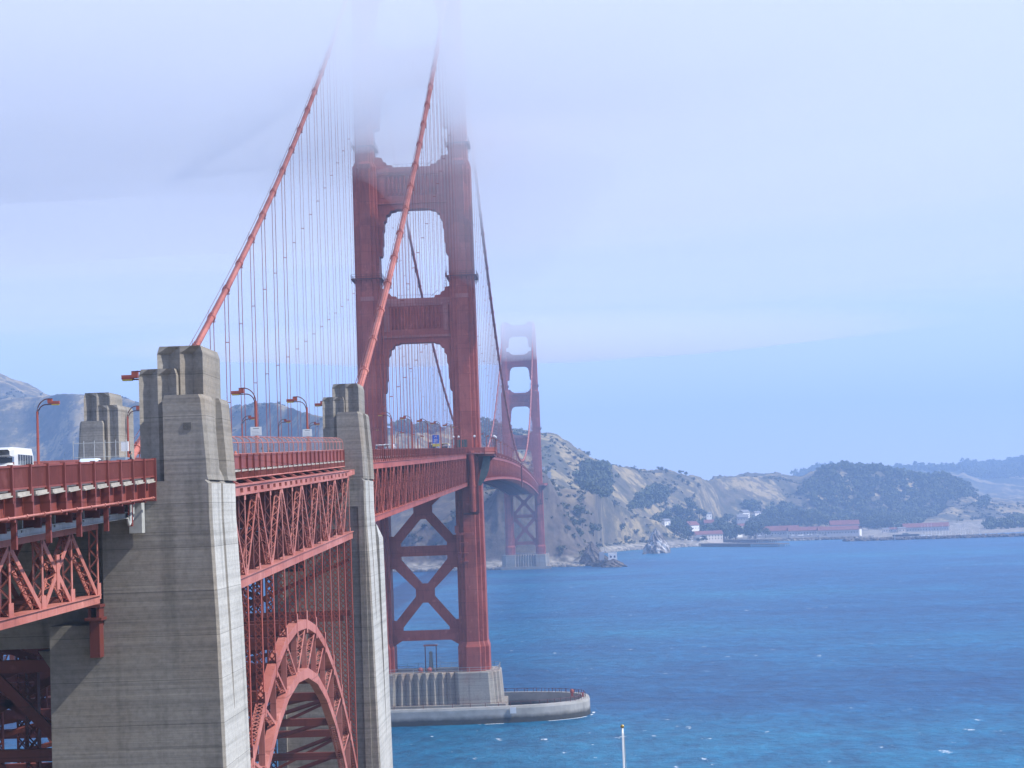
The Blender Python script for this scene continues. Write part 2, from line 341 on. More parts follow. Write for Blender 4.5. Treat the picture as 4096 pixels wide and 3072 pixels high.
# ridge lines as they stand: (image point of the crest, distance from the viewpoint in metres)
ridges = [
 # shore line, z = 0 (distance None: from the water plane)
 [((-500, 2330), 0), ((600, 2320), 0), ((1450, 2300), 0), ((1560, 2290), 0), ((1700, 2286), 0), ((1850, 2283), 0), ((2000, 2277), 0), ((2200, 2268), 0), (g5(400, 1360), 0),
  (g5(520, 1290), 0), (g5(600, 1240), 0), (g5(830, 1218), 0), (g5(1180, 1197), 0), (g5(1420, 1186), 0), ((2880, 2178), 0), ((3000, 2168), 0), ((3300, 2159), 0), ((3600, 2148), 0), ((3800, 2142), 0), ((4096, 2128), 0), ((4600, 2110), 0)],
 # shelf / cliff toe
 [((-500, 2300), 2000), ((600, 2290), 2000), ((1450, 2276), 1950), ((1700, 2262), 1965), ((1850, 2255), 1950), ((2000, 2252), 1950), ((2150, 2250), 1955), ((2200, 2250), 1990), (g5(300, 1330), 1990), (g5(430, 1255), 2010), (g5(600, 1190), 2130),
  (g5(1000, 1180), 2240), (g5(1400, 1160), 2420), ((2880, 2150), 2830), ((3000, 2140), 2920), ((3300, 2128), 3010), ((3600, 2113), 3120), ((4096, 2086), 3300), ((4600, 2068), 3300)],
 # headland spur behind the north tower
 [((-500, 2150), 2300), ((600, 2130), 2200), ((1450, 2190), 2020), ((1560, 2170), 2010), ((1700, 2130), 2000), ((1830, 2100), 1980), ((1942, 2058), 1972), ((2014, 1978), 1974), ((2070, 1930), 1978), ((2160, 1925), 1990),
  ((2215, 1990), 2050), (g5(210, 900), 2040), (g5(300, 1060), 2040), (g5(400, 1170), 2060), (g5(520, 1180), 2120), (g5(800, 1150), 2250), (g5(1100, 1150), 2330), (g5(1400, 1140), 2450), ((2880, 2140), 2900), ((3100, 2125), 3030), ((3600, 2098), 3200), ((4096, 2063), 3400), ((4600, 2045), 3400)],
 # grassy slope B with the road cut on its brow
 [((-500, 1940), 2900), ((400, 1900), 2800), ((1000, 1900), 2500), ((1450, 1880), 2400), ((1560, 1900), 2350), ((1800, 1900), 2300), ((2000, 1930), 2250), ((2150, 1935), 2240), (g5(280, 668), 2250), (g5(400, 665), 2260), (g5(500, 690), 2270), (g5(620, 755), 2290),
  (g5(750, 825), 2310), (g5(900, 918), 2340), (g5(1030, 955), 2370), (g5(1120, 1010), 2400), (g5(1200, 1075), 2440), (g5(1290, 1110), 2480), (g5(1400, 1138), 2520), ((2880, 2090), 3150), ((3000, 2085), 3200), ((3300, 2095), 3200), ((3600, 2080), 3350), (gR(1500, 840), 3400), (gR(1600, 770), 3450), (gR(1840, 745), 3550), (gR(2212, 745), 3700), ((4600, 2000), 3800)],
 # skyline hills
 [((-500, 1830), 3400), (gA(0, 640), 3300), (gA(200, 600), 3300), (gA(385, 577), 3250), (gA(500, 571), 3200), (gA(640, 577), 3150), (gA(790, 573), 3150), (gA(1000, 600), 3100), (gA(1200, 660), 3050), (gA(1500, 800), 3000), (gP(0, 800), 3000), (gP(330, 640), 3000), (gP(500, 640), 2950), (gP(620, 618), 2900),
  (gP(750, 592), 2850), (gP(850, 580), 2800), (gP(950, 598), 2800), (gP(1050, 645), 2750), (gP(1150, 680), 2700), (gP(1330, 715), 2650), ((1400, 1700), 2600), (gD(470, 475), 2550), (gD(600, 510), 2550), (gD(800, 570), 2550), (gD(1000, 625), 2550), (gD(1300, 605), 2600), (gD(1600, 585), 2600), ((1900, 1715), 2650), ((1960, 1725), 2700), ((2050, 1720), 2700), ((2080, 1731), 2700), ((2120, 1738), 2700),
  (g5(40, 212), 2700), (g5(150, 242), 2700), (g5(300, 332), 2750), (g5(450, 407), 2800), (g5(520, 441), 2800), (g5(600, 459), 2850), (g5(700, 463), 2900), (g5(830, 486), 2950), (g5(950, 530), 3000), (g5(1150, 546), 3100), (g5(1300, 566), 3150), (g5(1440, 595), 3200), (g5(1490, 618), 3300), (g5(1560, 598), 3350), (g5(1640, 570), 3400), (g5(1900, 566), 3450), (g5(2100, 572), 3500), (gR(200, 532), 3500), (gR(290, 547), 3550), (gR(410, 582), 3550),
  (gR(480, 540), 3550), (gR(560, 500), 3600), (gR(690, 458), 3600), (gR(850, 465), 3650), (gR(970, 470), 3650), (gR(1090, 490), 3700), (gR(1200, 510), 3700), (gR(1300, 530), 3750), (gR(1440, 532), 3800), (gR(1600, 538), 3850), (gR(1680, 588), 3850), (gR(1760, 615), 3850), (gR(1820, 680), 3850), (gR(1900, 720), 3900), (gR(2212, 740), 4000), ((4600, 2000), 4000)],
 # far ridges
 [((-500, 1370), 3900), (gA(0, 400), 3900), (gA(150, 455), 3900), (gA(270, 515), 3900), (gA(385, 585), 3900), (gA(700, 650), 3950), ((700, 1650), 4300), ((1000, 1680), 4500), ((1500, 1760), 4500), ((2300, 1850), 4800), ((2900, 1950), 5200), (gR(250, 590), 6200), (gR(340, 545), 6300), (gR(450, 505), 6400), (gR(600, 470), 6500), (gR(800, 500), 6600),
  (gR(1000, 520), 6700), (gR(1200, 498), 6800), (gR(1320, 478), 6900), (gR(1450, 474), 7000), (gR(1560, 470), 7000), (gR(1700, 447), 7100), (gR(1900, 424), 7200), (gR(2050, 418), 7200), (gR(2150, 404), 7300), (gR(2212, 392), 7300), ((4400, 1800), 7400), ((4600, 1780), 7400)],
]
BX = []
for rl in ridges:
    L = []
    for (px, py), d in rl:
        P_ = at_z(px, py, 0) if d == 0 else at_d(px, py, d)
        dx, dy = P_.x-CAM[0], P_.y-CAM[1]; L.append((math.atan2(dx, dy), math.hypot(dx, dy), 0.0 if d == 0 else P_.z))
    BX.append(np.array(sorted(L)))
TH = np.linspace(max(b_[0, 0] for b_ in BX)+0.001, min(b_[-1, 0] for b_ in BX)-0.001, 900)
rows = []   # (dist, z) control per angle
for i, b_ in enumerate(BX):
    kk = 3 if i == 0 else 11; kw = np.hanning(kk+2)[1:-1]; kw /= kw.sum()
    sm = lambda a: np.convolve(np.pad(a, kk//2, 'edge'), kw, 'valid')
    rows.append((sm(np.interp(TH, b_[:, 0], b_[:, 1])), sm(np.interp(TH, b_[:, 0], b_[:, 2]))))
for i in range(1, len(rows)):        # every line must lie beyond the one before it; keep its height as seen
    gap = (0, 18, 22, 60, 120, 300)[i]; d_o, z_o = rows[i]; d_n = np.maximum(d_o, rows[i-1][0]+gap)
    rows[i] = (d_n, CAM[2]-(CAM[2]-z_o)*d_n/d_o)
rows[1] = (rows[1][0], np.maximum(rows[1][1], 1.5))
ctrl = [(rows[0][0]-60, rows[0][1]-14), rows[0], rows[1], rows[2]]
for a_, b_ in ((2, 3), (3, 4), (4, 5)):
    da, za = rows[a_]; db, zb = rows[b_]
    db = np.maximum(db, da+60)
    f = 0.42; zl = za+(zb-za)*f; dip = np.minimum(za*0.25, 26+za*0.05)
    vz = np.where(zb > za, np.maximum(za-dip, np.minimum(za*0.9, zl)), zl)
    if a_ == 3: vz = np.minimum(vz, 0.72*np.minimum(za, zb)+6)
    ctrl.append((da*(1-f)+db*f, vz)); ctrl.append((db, zb)); rows[b_] = (db, zb)
ctrl.append((ctrl[-1][0]+900, ctrl[-1][1]*0.5))
NR = 260
sub = np.linspace(0, 1, NR)
G = np.zeros((NR, len(TH), 3)); segs = len(ctrl)-1
wts = np.array([2, 5, 12, 7, 8, 7, 8, 5, 5, 2][:segs], float); cum = np.concatenate([[0], np.cumsum(wts)])/wts.sum()
for j, s_ in enumerate(sub):
    k = min(segs-1, np.searchsorted(cum, s_, side='right')-1); f = (s_-cum[k])/(cum[k+1]-cum[k])
    d = ctrl[k][0]*(1-f)+ctrl[k+1][0]*f
    fz = f
    if k >= 3 and (k-3) % 2 == 0: fz = f**1.0
    z = ctrl[k][1]*(1-fz)+ctrl[k+1][1]*fz
    G[j, :, 0] = CAM[0]+np.sin(TH)*d; G[j, :, 1] = CAM[1]+np.cos(TH)*d; G[j, :, 2] = z
zz = G[:, :, 2].copy()
k_ = np.array([1, 2, 3, 2, 1])/9.0      # soften across, keep crests
zs = np.apply_along_axis(lambda a: np.convolve(np.pad(a, 2, 'edge'), k_, 'valid'), 0, zz)
zz = np.where(zz > 4, np.maximum(zs, zz*0.985), zz)
X_, Y_ = G[:, :, 0], G[:, :, 1]
DG0 = np.hypot(X_-CAM[0], Y_-CAM[1])
steep = np.clip((2150-np.hypot(X_-CAM[0], Y_-CAM[1]))/180, 0, 1)
amp = np.clip(zz/30, 0, 1)
crest = np.zeros_like(zz)
for d_, _z in (ctrl[5], ctrl[7], ctrl[9]) if False else [ctrl[i] for i in (5, 7, 9) if i < len(ctrl)]:
    crest = np.maximum(crest, np.exp(-((DG0-d_)/70)**2))
gul = (fbm(X_/210+0.4*Y_/210, Y_/420, 4, 31, True)-0.6)*46*np.clip(zz/90, 0, 1)*(1-0.85*crest)
zz = zz + gul + amp*((fbm(X_/160, Y_/160, 5, 3)-0.5)*12*(1-0.6*crest) + steep*(fbm(X_/30, Y_/30, 5, 9, True)-0.55)*34 + (fbm(X_/75, Y_/75, 4, 15, True)-0.6)*9*(1-0.5*crest) + (fbm(X_/22, Y_/22, 3, 5)-0.5)*4)
G[:, :, 2] = zz
DG = np.hypot(X_-CAM[0], Y_-CAM[1])
def hz(x, y):
    th = math.atan2(x-CAM[0], y-CAM[1]); d = math.hypot(x-CAM[0], y-CAM[1])
    i = int(round((th-TH[0])/(TH[1]-TH[0]))); i = min(max(i, 0), len(TH)-1)
    return float(np.interp(d, DG[:, i], G[:, i, 2]))
nC = len(TH); idx = np.arange(NR*nC).reshape(NR, nC)
fc = np.stack([idx[:-1, :-1], idx[:-1, 1:], idx[1:, 1:], idx[1:, :-1]], -1).reshape(-1, 4)
me = bpy.data.meshes.new('hills'); me.from_pydata(G.reshape(-1, 3).tolist(), [], fc.tolist()); me.shade_smooth()
m, t, b = new_mat('headland_ground')
geo = t.nodes.new('ShaderNodeNewGeometry'); sp = t.nodes.new('ShaderNodeSeparateXYZ'); t.links.new(geo.outputs['Normal'], sp.inputs[0])
nA = noise(t, 0.013, 8, rough=0.68); nB = noise(t, 0.06, 6, rough=0.68); nC_ = noise(t, 0.22, 4); nD = noise(t, 0.0035, 3, loc=(5, 5, 0))
grass = ramp(t, nC_, [(0.3, (0.25, 0.20, 0.105)), (0.7, (0.36, 0.29, 0.165))])
scr = ramp(t, nB, [(0.34, (0.055, 0.060, 0.040)), (0.5, (0.092, 0.086, 0.060)), (0.66, (0.15, 0.125, 0.09))])
c = mix(t, grass, scr, ramp(t, nA, [(0.45, (0, 0, 0)), (0.52, (1, 1, 1))]))
c = mix(t, c, scr, ramp(t, nB, [(0.50, (0, 0, 0)), (0.56, (1, 1, 1))]))
rock = ramp(t, noise(t, 0.12, 8, (1, 1, 1.6), rough=0.7), [(0.36, (0.05, 0.045, 0.042)), (0.5, (0.12, 0.10, 0.088)), (0.68, (0.26, 0.22, 0.19))])
mrn = N(t, 'ShaderNodeMapRange'); mrn.inputs[1].default_value = 0.90; mrn.inputs[2].default_value = 0.76; t.links.new(sp.outputs[2], mrn.inputs[0])
sp2 = t.nodes.new('ShaderNodeSeparateXYZ'); t.links.new(geo.outputs['Position'], sp2.inputs[0])
near = N(t, 'ShaderNodeMapRange'); near.inputs[1].default_value = 1640; near.inputs[2].default_value = 1500; t.links.new(sp2.outputs[1], near.inputs[0])
nm = N(t, 'ShaderNodeMath', operation='MULTIPLY'); t.links.new(near.outputs[0], nm.inputs[0]); t.links.new(mrn.outputs[0], nm.inputs[1])
c = mix(t, c, rock, nm.outputs[0])
mrz = N(t, 'ShaderNodeMapRange'); mrz.inputs[1].default_value = 9; mrz.inputs[2].default_value = 5; t.links.new(sp2.outputs[2], mrz.inputs[0])
c = mix(t, c, ramp(t, noise(t, 0.12, 6), [(0.36, (0.10, 0.09, 0.075)), (0.52, (0.30, 0.27, 0.23)), (0.68, (0.42, 0.39, 0.34))]), mrz.outputs[0])
br_ = N(t, 'ShaderNodeMapRange'); br_.inputs[1].default_value = 1960; br_.inputs[2].default_value = 1620; br_.inputs[4].default_value = 0.72; t.links.new(sp2.outputs[1], br_.inputs[0])
hi_ = N(t, 'ShaderNodeMapRange'); hi_.inputs[1].default_value = 7; hi_.inputs[2].default_value = 12; t.links.new(sp2.outputs[2], hi_.inputs[0])
bm_ = N(t, 'ShaderNodeMath', operation='MULTIPLY'); t.links.new(br_.outputs[0], bm_.inputs[0]); t.links.new(hi_.outputs[0], bm_.inputs[1])
c = mix(t, c, ramp(t, noise(t, 0.05, 7, rough=0.7), [(0.36, (0.050, 0.046, 0.034)), (0.5, (0.115, 0.088, 0.070)), (0.66, (0.20, 0.165, 0.12))]), bm_.outputs[0])
far = N(t, 'ShaderNodeMapRange'); far.inputs[1].default_value = 4600; far.inputs[2].default_value = 5400; t.links.new(sp2.outputs[1], far.inputs[0])
c = mix(t, c, mix(t, (0.045, 0.055, 0.035), grass, ramp(t, noise(t, 0.006, 5), [(0.56, (0, 0, 0)), (0.62, (1, 1, 1))])), far.outputs[0])
t.links.new(c, b.inputs['Base Color']); b.inputs['Roughness'].default_value = 0.95; b.inputs['Specular IOR Level'].default_value = 0.1
bump(t, b, nB, 0.5, 3.0)
me.materials.append(m); ho = bpy.data.objects.new('hills', me); COL.objects.link(ho); tag(ho, kind='structure')
GROUND_M = m
# near bluff on the south side: falls from the viewpoint to the foot of the pylons, wholly below the line of sight
mb = MB(); ys = [-720, -640, -603, -592, -570, -540, -500, -470, -440, -400, -350, -300, -270]; zg = [60, 59.6, 59.4, 57, 50, 40, 24, 14, 8, 5, 4, 3, -6]
xs = list(range(-120, 200, 16))
for j, y in enumerate(ys):
    for x in xs: mb.v.append((x, y + 4*math.sin(x*0.07), zg[j] + (random.uniform(-0.6, 0.3) if zg[j] > 2 else 0)))
for j in range(len(ys)-1):
    for i in range(len(xs)-1): a0 = j*len(xs)+i; mb.f.append((a0, a0+1, a0+1+len(xs), a0+len(xs)))
build('south_bluff_ground', mb, plain('bluff_soil', (0.16, 0.14, 0.09), 0.95, 0.35, 0.08), smooth=True, kind='structure')

# ================================================================== THE BRIDGE
# ------------------------------------------------------------------ towers
def leg_loops():
    LV = [(13.3, 2.15, 3.45, 4.5, 8.4, 7.0, 5.2), (20.2, 2.15, 3.45, 4.5, 8.4, 7.0, 5.2), (21.7, 1.85, 3.05, 4.05, 7.6, 6.3, 4.6),
          (66, 1.80, 2.98, 3.90, 7.3, 6.1, 4.5), (84, 1.78, 2.95, 3.75, 7.1, 6.0, 4.4), (120.8, 1.72, 2.9, 3.64, 6.9, 5.8, 4.3),
          (122.3, 1.72, 2.9, 3.62, 6.3, 5.5, 4.2), (160.4, 1.62, 2.7, 3.5, 6.1, 5.2, 4.1), (161.9, 1.5, 2.2, 2.72, 5.5, 4.7, 3.7),
          (192.8, 1.42, 2.1, 2.62, 5.2, 4.4, 3.5), (194.3, 1.3, 1.85, 2.3, 4.6, 3.9, 3.1), (221, 1.25, 1.8, 2.2, 4.4, 3.7, 3.0), (223, 1.0, 1.5, 1.9, 4.0, 3.3, 2.6)]
    out = []
    for z, c_, m_, o_, yc, ym, yo in LV:
        q = [(c_, yc), (c_, ym), (m_, ym), (m_, yo), (o_, yo)]; h = 0.16; pr = []
        for i, (x, y) in enumerate(q):     # chamfer the outward corners
            if i % 2 == 0: pr += [(x-h, y), (x, y-h)]
            else: pr += [(x, y)]
        loop = [(x, y) for x, y in pr] + [(x, -y) for x, y in pr[::-1]] + [(-x, -y) for x, y in pr] + [(-x, y) for x, y in pr[::-1]]
        out.append([(x, y, z) for x, y in loop])
    return out
def mirror_outline(half):
    return half + [(-x, z) for x, z in half[::-1]]
def make_tower():
    root = thing('bridge_tower', (0, 0, 0), 'tall red south tower of the suspension bridge, its top lost in fog', 'bridge tower', 'towers of the suspension bridge')
    for s_ in (-1, 1):
        mb = MB().loft(leg_loops()); mb.v = [(x+s_*13.72, y, z) for x, y, z in mb.v]
        lg = build('tower_leg', mb, ORANGE, root)
        for zc in (122.6, 161.6, 193.6):   # paler colour stands in for the sunlit slope where a leg steps in
            bb = MB(); hh = 1.5 if zc < 190 else 1.3
            y0 = {122.6: -6.9, 161.6: -6.1, 193.6: -5.2}[zc]
            bb.box(s_*13.72-1.9, s_*13.72+1.9, y0-0.05, y0+0.6, zc-1.7, zc-0.5); build('lit_slope_band', bb, FADED, lg)
        for zc in (84.0,):
            pass
        for zc in (127.5, 166.5):          # maintenance walkway ring round the leg
            w_ = MB(); hx = 4.5 if zc < 150 else 3.4; hy = 7.4 if zc < 150 else 6.5; cx = s_*13.72
            w_.box(cx-hx, cx+hx, -hy, -hy+0.8, zc-0.25, zc); w_.box(cx-hx, cx+hx, hy-0.8, hy, zc-0.25, zc)
            w_.box(cx-hx, cx-hx+0.8, -hy+0.8, hy-0.8, zc-0.25, zc); w_.box(cx+hx-0.8, cx+hx, -hy+0.8, hy-0.8, zc-0.25, zc)
            for k in range(7):
                xx = cx-hx+k*2*hx/6; w_.bar((xx, -hy, zc), (xx, -hy, zc+1.1), 0.08, 0.08); w_.bar((xx, -hy+1.4, zc-1.3), (xx, -hy, zc-0.25), 0.1, 0.12)
            for k in range(7):
                yy = -hy+k*2*hy/6
                for sx in (-1, 1): w_.bar((cx+sx*hx, yy, zc), (cx+sx*hx, yy, zc+1.1), 0.08, 0.08); w_.bar((cx+sx*(hx-0.9), yy, zc-1.4), (cx+sx*hx, yy, zc-0.25), 0.1, 0.12, side=(0, 1, 0))
            for zz_ in (zc+0.55, zc+1.1):
                w_.bar((cx-hx, -hy, zz_), (cx+hx, -hy, zz_), 0.07, 0.07, side=(0, 1, 0)); w_.bar((cx+hx, -hy, zz_), (cx+hx, hy, zz_), 0.07, 0.07); w_.bar((cx-hx, -hy, zz_), (cx-hx, hy, zz_), 0.07, 0.07)
            build('walkway', w_, DARKRED, root)
    # portal struts above the deck
    for zt, zb, xi, sc_, nfl in ((121.6, 108.6, 9.95, 1.0, 13), (160.2, 147.9, 10.1, 0.95, 13), (195, 184.2, 10.9, 0.85, 12), (222, 212, 11.4, 0.7, 12)):
        e = xi+0.7
        top = [(0.0, zt), (5.5, zt), (5.7, zt+0.7), (7.3, zt+0.8), (7.5, zt+1.6), (8.5, zt+1.9), (8.7, zt+3.0), (e, zt+3.3)]
        bot = [(e, zb-14.8*sc_), (9.45, zb-14.3*sc_), (9.25, zb-13.4*sc_), (9.25, zb-11.2*sc_), (9.0, zb-10.6*sc_), (8.95, zb-6.8*sc_), (8.65, zb-6.2*sc_), (8.6, zb-3.9*sc_), (8.0, zb-3.2*sc_), (7.9, zb-1.8*sc_), (7.0, zb-1.4*sc_), (6.6, zb-0.5), (5.3, zb-0.3), (4.9, zb), (0, zb)]
        half = top+bot
        outline = half + [(-x, z) for x, z in half[::-1] if x > 0.01]
        st = build('portal_strut', MB().plate(outline, [], -2.6, 2.6), ORANGE, root)
        zp0, zp1 = zb+3.9, zt-2.6
        fl = MB(); n = nfl; wv = 2*7.4/n
        for i in range(n):
            x0 = -7.4+i*wv; x1 = x0+wv
            fl.loft([[(x0, -2.6, z), (x0+wv*0.62, -3.25 if zp0+0.7 <= z <= zp1-0.1 else -2.62, z), (x1-0.12, -2.6, z)] for z in (zp0, zp0+0.7, zp1-0.1, zp1)])
        build('fluted_panel', fl, ORANGE, st)
        co = MB(); co.box(-xi, xi, -3.35, -2.6, zt-1.5, zt-0.05); co.box(-xi, xi, -3.1, -2.6, zt-2.2, zt-1.5); co.box(-xi, xi, -3.3, -2.6, zb+1.5, zb+2.2)
        for s_ in (-1, 1): co.box(min(s_*7.9, s_*9.4), max(s_*7.9, s_*9.4), -3.0, -2.6, zp0-0.5, zp1+0.4)
        build('cornice', co, FADED if zt < 150 else ORANGE, st)
        rl = MB()
        for k in range(9):
            x = -5.3+k*10.6/8; rl.bar((x, -2.4, zt), (x, -2.4, zt+1.0), 0.06, 0.06)
        rl.bar((-5.3, -2.4, zt+1), (5.3, -2.4, zt+1), 0.06, 0.06, side=(0, 1, 0)); rl.bar((4.6, -2.2, zt+.5), (6.6, -2.2, zt+2.2), .1, .1)
        build('strut_railing', rl, DARKRED, st)
        if zt < 170:    # service ladder on the inner side of the east leg
            ld = MB()
            for k in range(2): ld.bar((xi-1.5+k*0.5, -1.5, zt+1), (xi-1.0+k*0.5, -1.5, zt+9), 0.09, 0.09)
            for k in range(9): ld.bar((xi-1.5+k*0.055, -1.5, zt+1+k), (xi-0.9+k*0.055, -1.5, zt+1+k), 0.07, 0.07, side=(0, 1, 0))
            build('ladder', ld, DARKRED, st)
    # cross bracing below the deck
    e = 10.9
    out = [(-e, 19.5), (-9.2, 20.8), (-7.1, 22.1), (7.1, 22.1), (9.2, 20.8), (e, 19.5), (e, 71), (-e, 71)]
    H = []
    def cell(zb, zt, zc, g=1.35):
        H.append([(-6.75, zb), (6.75, zb), (6.75, zb+0.95), (0.8, zc-2.9), (-0.8, zc-2.9), (-6.75, zb+0.95)])
        H.append([(-6.75, zt), (-6.75, zt-0.95), (-0.8, zc+2.6), (0.8, zc+2.6), (6.75, zt-0.95), (6.75, zt)])
        for s_ in (-1, 1):
            q = [(s_*10.3, zb+2.95), (s_*8.6, zb+2.95), (s_*2.7, zc-1.05), (s_*2.7, zc+1.05), (s_*8.6, zt-3.6), (s_*10.3, zt-3.6)]
            H.append(q)
    cell(24.95, 46.5, 35.9); cell(49.4, 70.2, 60.1)
    bp = MB().plate(out, [], -1.5, 1.5)
    bp = MB().plate(out, H, -1.3, 1.3); build('cross_bracing', bp, ORANGE, root)
    # pedestrian platform round the east leg
    for s_ in (1, -1):
        pf = MB(); xo = 21.9; pts = [(s_*10, -10.5), (s_*19, -10.5), (s_*xo, -7.5), (s_*xo, 7.5), (s_*19, 10.5), (s_*10, 10.5)]
        pf.loft([[(x, y, z) for x, y in pts] for z in (75.35, 75.75)])
        fl = build('sidewalk_platform', pf, FADED, root)
        pr = MB()
        seg = pts[:]
        for (xa, ya), (xb, yb) in zip(seg[:-1], seg[1:]):
            L = math.hypot(xb-xa, yb-ya)
            sd = (1, 0, 0) if abs(yb-ya) > 1 else (0, 1, 0)
            pr.bar((xa, ya, 76.5), (xb, yb, 76.5), 0.1, 1.15, side=sd if L else (1, 0, 0)); pr.bar((xa, ya, 77.2), (xb, yb, 77.2), 0.22, 0.12, side=sd)
            n = max(1, int(L/3.2))
            for k in range(n+1): pr.bar((xa+(xb-xa)*k/n, ya+(yb-ya)*k/n, 75.2), (xa+(xb-xa)*k/n, ya+(yb-ya)*k/n, 77.3), 0.22, 0.22)
        build('platform_parapet', pr, ORANGE, fl)
        br = MB()
        for y in (-7.5, -2.5, 2.5, 7.5): br.loft([[(s_*17, y-0.15, 75.3), (s_*21.5, y-0.15, 75.3), (s_*17.2, y-0.15, 70.5)], [(s_*17, y+0.15, 75.3), (s_*21.5, y+0.15, 75.3), (s_*17.2, y+0.15, 70.5)]])
        br.box(min(s_*17, s_*21.6), max(s_*17, s_*21.6), -9.8, 9.8, 74.7, 75.2)
        build('platform_bracket', br, DARKRED, fl)
    return root
south_tower = make_tower()

# main-span bearing post and canvas shield at the south tower
mb = MB(); mb.tube([(15.1, -9.6, 58.8), (15.1, -9.6, 75.6)], 0.95, 12); mb.tube([(15.1, -9.6, 75.6), (15.1, -9.6, 76.3)], 1.35, 12); mb.tube([(15.1, -9.6, 66), (15.1, -9.6, 66.5)], 1.1, 12)
build('wind_lock_post', mb, ORANGE, south_tower)
mb = MB(); mb.box(16.35, 16.9, -9.9, -9.2, 58.6, 74.6); mb.box(14.1, 16.9, -9.8, -9.3, 58.4, 59.2); mb.box(14.6, 15.6, -8.7, -7.6, 59.5, 63); mb.box(12.2, 16.6, -9.2, -8.2, 58.0, 58.6)
build('bearing_bracket', mb, DARKRED, south_tower)
mb = MB(); L_ = []
for k in range(9):
    t_ = k/8; x = 19.2 - 1.9*t_ + 0.9*math.sin(t_*3.1); z = 74.8-8.5*t_
    L_.append([(x-0.6-0.9*math.sin(t_*3), -8.6, z), (x+0.9*(1-t_)+0.3, -8.4, z), (x+0.9*(1-t_)+0.3, -8.2, z), (x-0.6-0.9*math.sin(t_*3), -8.3, z)])
mb.loft(L_); build('canvas_shield', mb, plain('dull_green_canvas', (0.09, 0.12, 0.115), 0.8, 0.3, 0.6), south_tower)
# small landings on the south face of the east leg
mb = MB()
mb.box(10.9, 11.1, -8.6, -7.6, 44.6, 53)
for z in (50.0, 47.0, 44.6): mb.box(10.4, 13.2, -9.0, -7.5, z, z+0.22)
mb.box(9.9, 14.8, -8.9, -7.9, 52.3, 53.0); mb.box(9.6, 10.6, -8.6, -7.8, 53, 55)
build('inspection_landing', mb, ORANGE, south_tower)

north_tower = south_tower.copy(); COL.objects.link(north_tower); north_tower.location = (0, 1280, 0)
for ch in south_tower.children:
    if ch.name.split('.')[0] in ('wind_lock_post', 'canvas_shield', 'inspection_landing'): continue
    c1 = ch.copy(); COL.objects.link(c1); c1.parent = north_tower
    for g_ in ch.children:
        c2 = g_.copy(); COL.objects.link(c2); c2.parent = c1
north_tower['label'] = 'smaller hazy north tower of the suspension bridge, at the foot of the far cliff'

# ------------------------------------------------------------------ piers
def pier(name, y0, zbot, label, rail=True):
    root = thing(name, (0, y0, 0), label, 'bridge pier', 'concrete piers under the towers')
    pts = []
    X0, XE = 9.3, 18.3; yf = 10.6
    xs_ = [-9.3+i*18.6/16 for i in range(17)]
    half = [(XE-0.5, -yf), (XE, -yf+0.5), (19.0, -9.6), (19.2, -8.6), (19.9, -8.4), (20.1, -7.2), (20.8, -7.0), (21.2, -5.0), (21.2, 0)]
    front = [(-X0, -yf)] + [(x, (-9.9 if i % 2 == 0 else -8.7)) for i, x in enumerate(xs_)][1:-1] + [(X0, -yf)]
    right = half + [(x, -y) for x, y in half[::-1][1:]]
    left = [(-x, -y) for x, y in right]
    back = [(X0, yf), (-X0, yf)]
    loop = front + right + back + left
    LL = []
    for z, s_ in ((zbot, 1.035), (13.0, 1.0), (13.3, 0.985)):
        LL.append([(x*s_, y*s_, z) for x, y in loop])
    body = build('pier_body', MB().loft(LL), CONC_PIER, root)
    mb = MB().box(-22.6, 22.6, -11.7, 11.7, min(zbot, 0)-1, 4.2 if rail else 2.5); build('plinth', mb, CONC_PIER, root)
    mb = MB()
    P_ = [(-19.5, -10.2), (19, -10.2), (20.8, -6), (20.8, 6), (19, 10.2), (-19.5, 10.2)]
    for (xa, ya), (xb, yb) in zip(P_[:-1], P_[1:]):
        L = math.hypot(xb-xa, yb-ya); n = max(1, int(L/3))
        for z in (13.9, 14.6): mb.bar((xa, ya, z), (xb, yb, z), 0.09, 0.09, side=(0, 0, 1))
        for k in range(n+1): mb.bar((xa+(xb-xa)*k/n, ya+(yb-ya)*k/n, 13.2), (xa+(xb-xa)*k/n, ya+(yb-ya)*k/n, 14.7), 0.1, 0.1)
    build('pier_railing', mb, GREY, root)
    return root
sp_ = pier('tower_pier', 0, 2.0, 'fluted concrete pier inside the oval fender under the near tower')
np_ = pier('tower_pier', 1280, -2, 'fluted concrete pier standing in the water under the far tower', False)
# work gantry and fittings on the south pier
g = thing('work_gantry', (1.1, -2.0, 13.3), 'small lattice gantry standing on the pier deck between the tower legs', 'gantry')
mb = MB()
for x in (-1.6, 1.6):
    for y in (-0.8, 0.8): mb.bar((x, y, 0), (x, y, 7.2), 0.16, 0.16)
    for k in range(6): mb.bar((x, -0.8, k*1.2), (x, 0.8, (k+1)*1.2), 0.08, 0.08)
build('frame', mb, DARKRED, g); build('canopy', MB().box(-2.0, 2.0, -1.1, 1.1, 7.2, 7.6), FADED, g)
mb = MB().tube([(0, 0, 0), (0, 0, 5.2)], [0.7, 0.45], 10); mb.sphere((0, 0, 5.2), 0.55); build('hoist', mb, GREYD, g)
for x, lab in ((-1.7, 'left of the two round red drums on the pier deck'), (0.9, 'right of the two round red drums on the pier deck, by the gantry foot')):
    mb = MB().sphere((0, 0, 0.7), (0.75, 0.75, 0.7), 10, 8); mb.box(-0.5, 0.5, -0.4, 0.4, 0, 0.3)
    o = build('drum', mb, ORANGE, label=lab, cat='drum', group='drums on the pier deck'); tag(o, cat='drum'); o['category'] = 'drum'; o.location = (x, -6, 13.3)

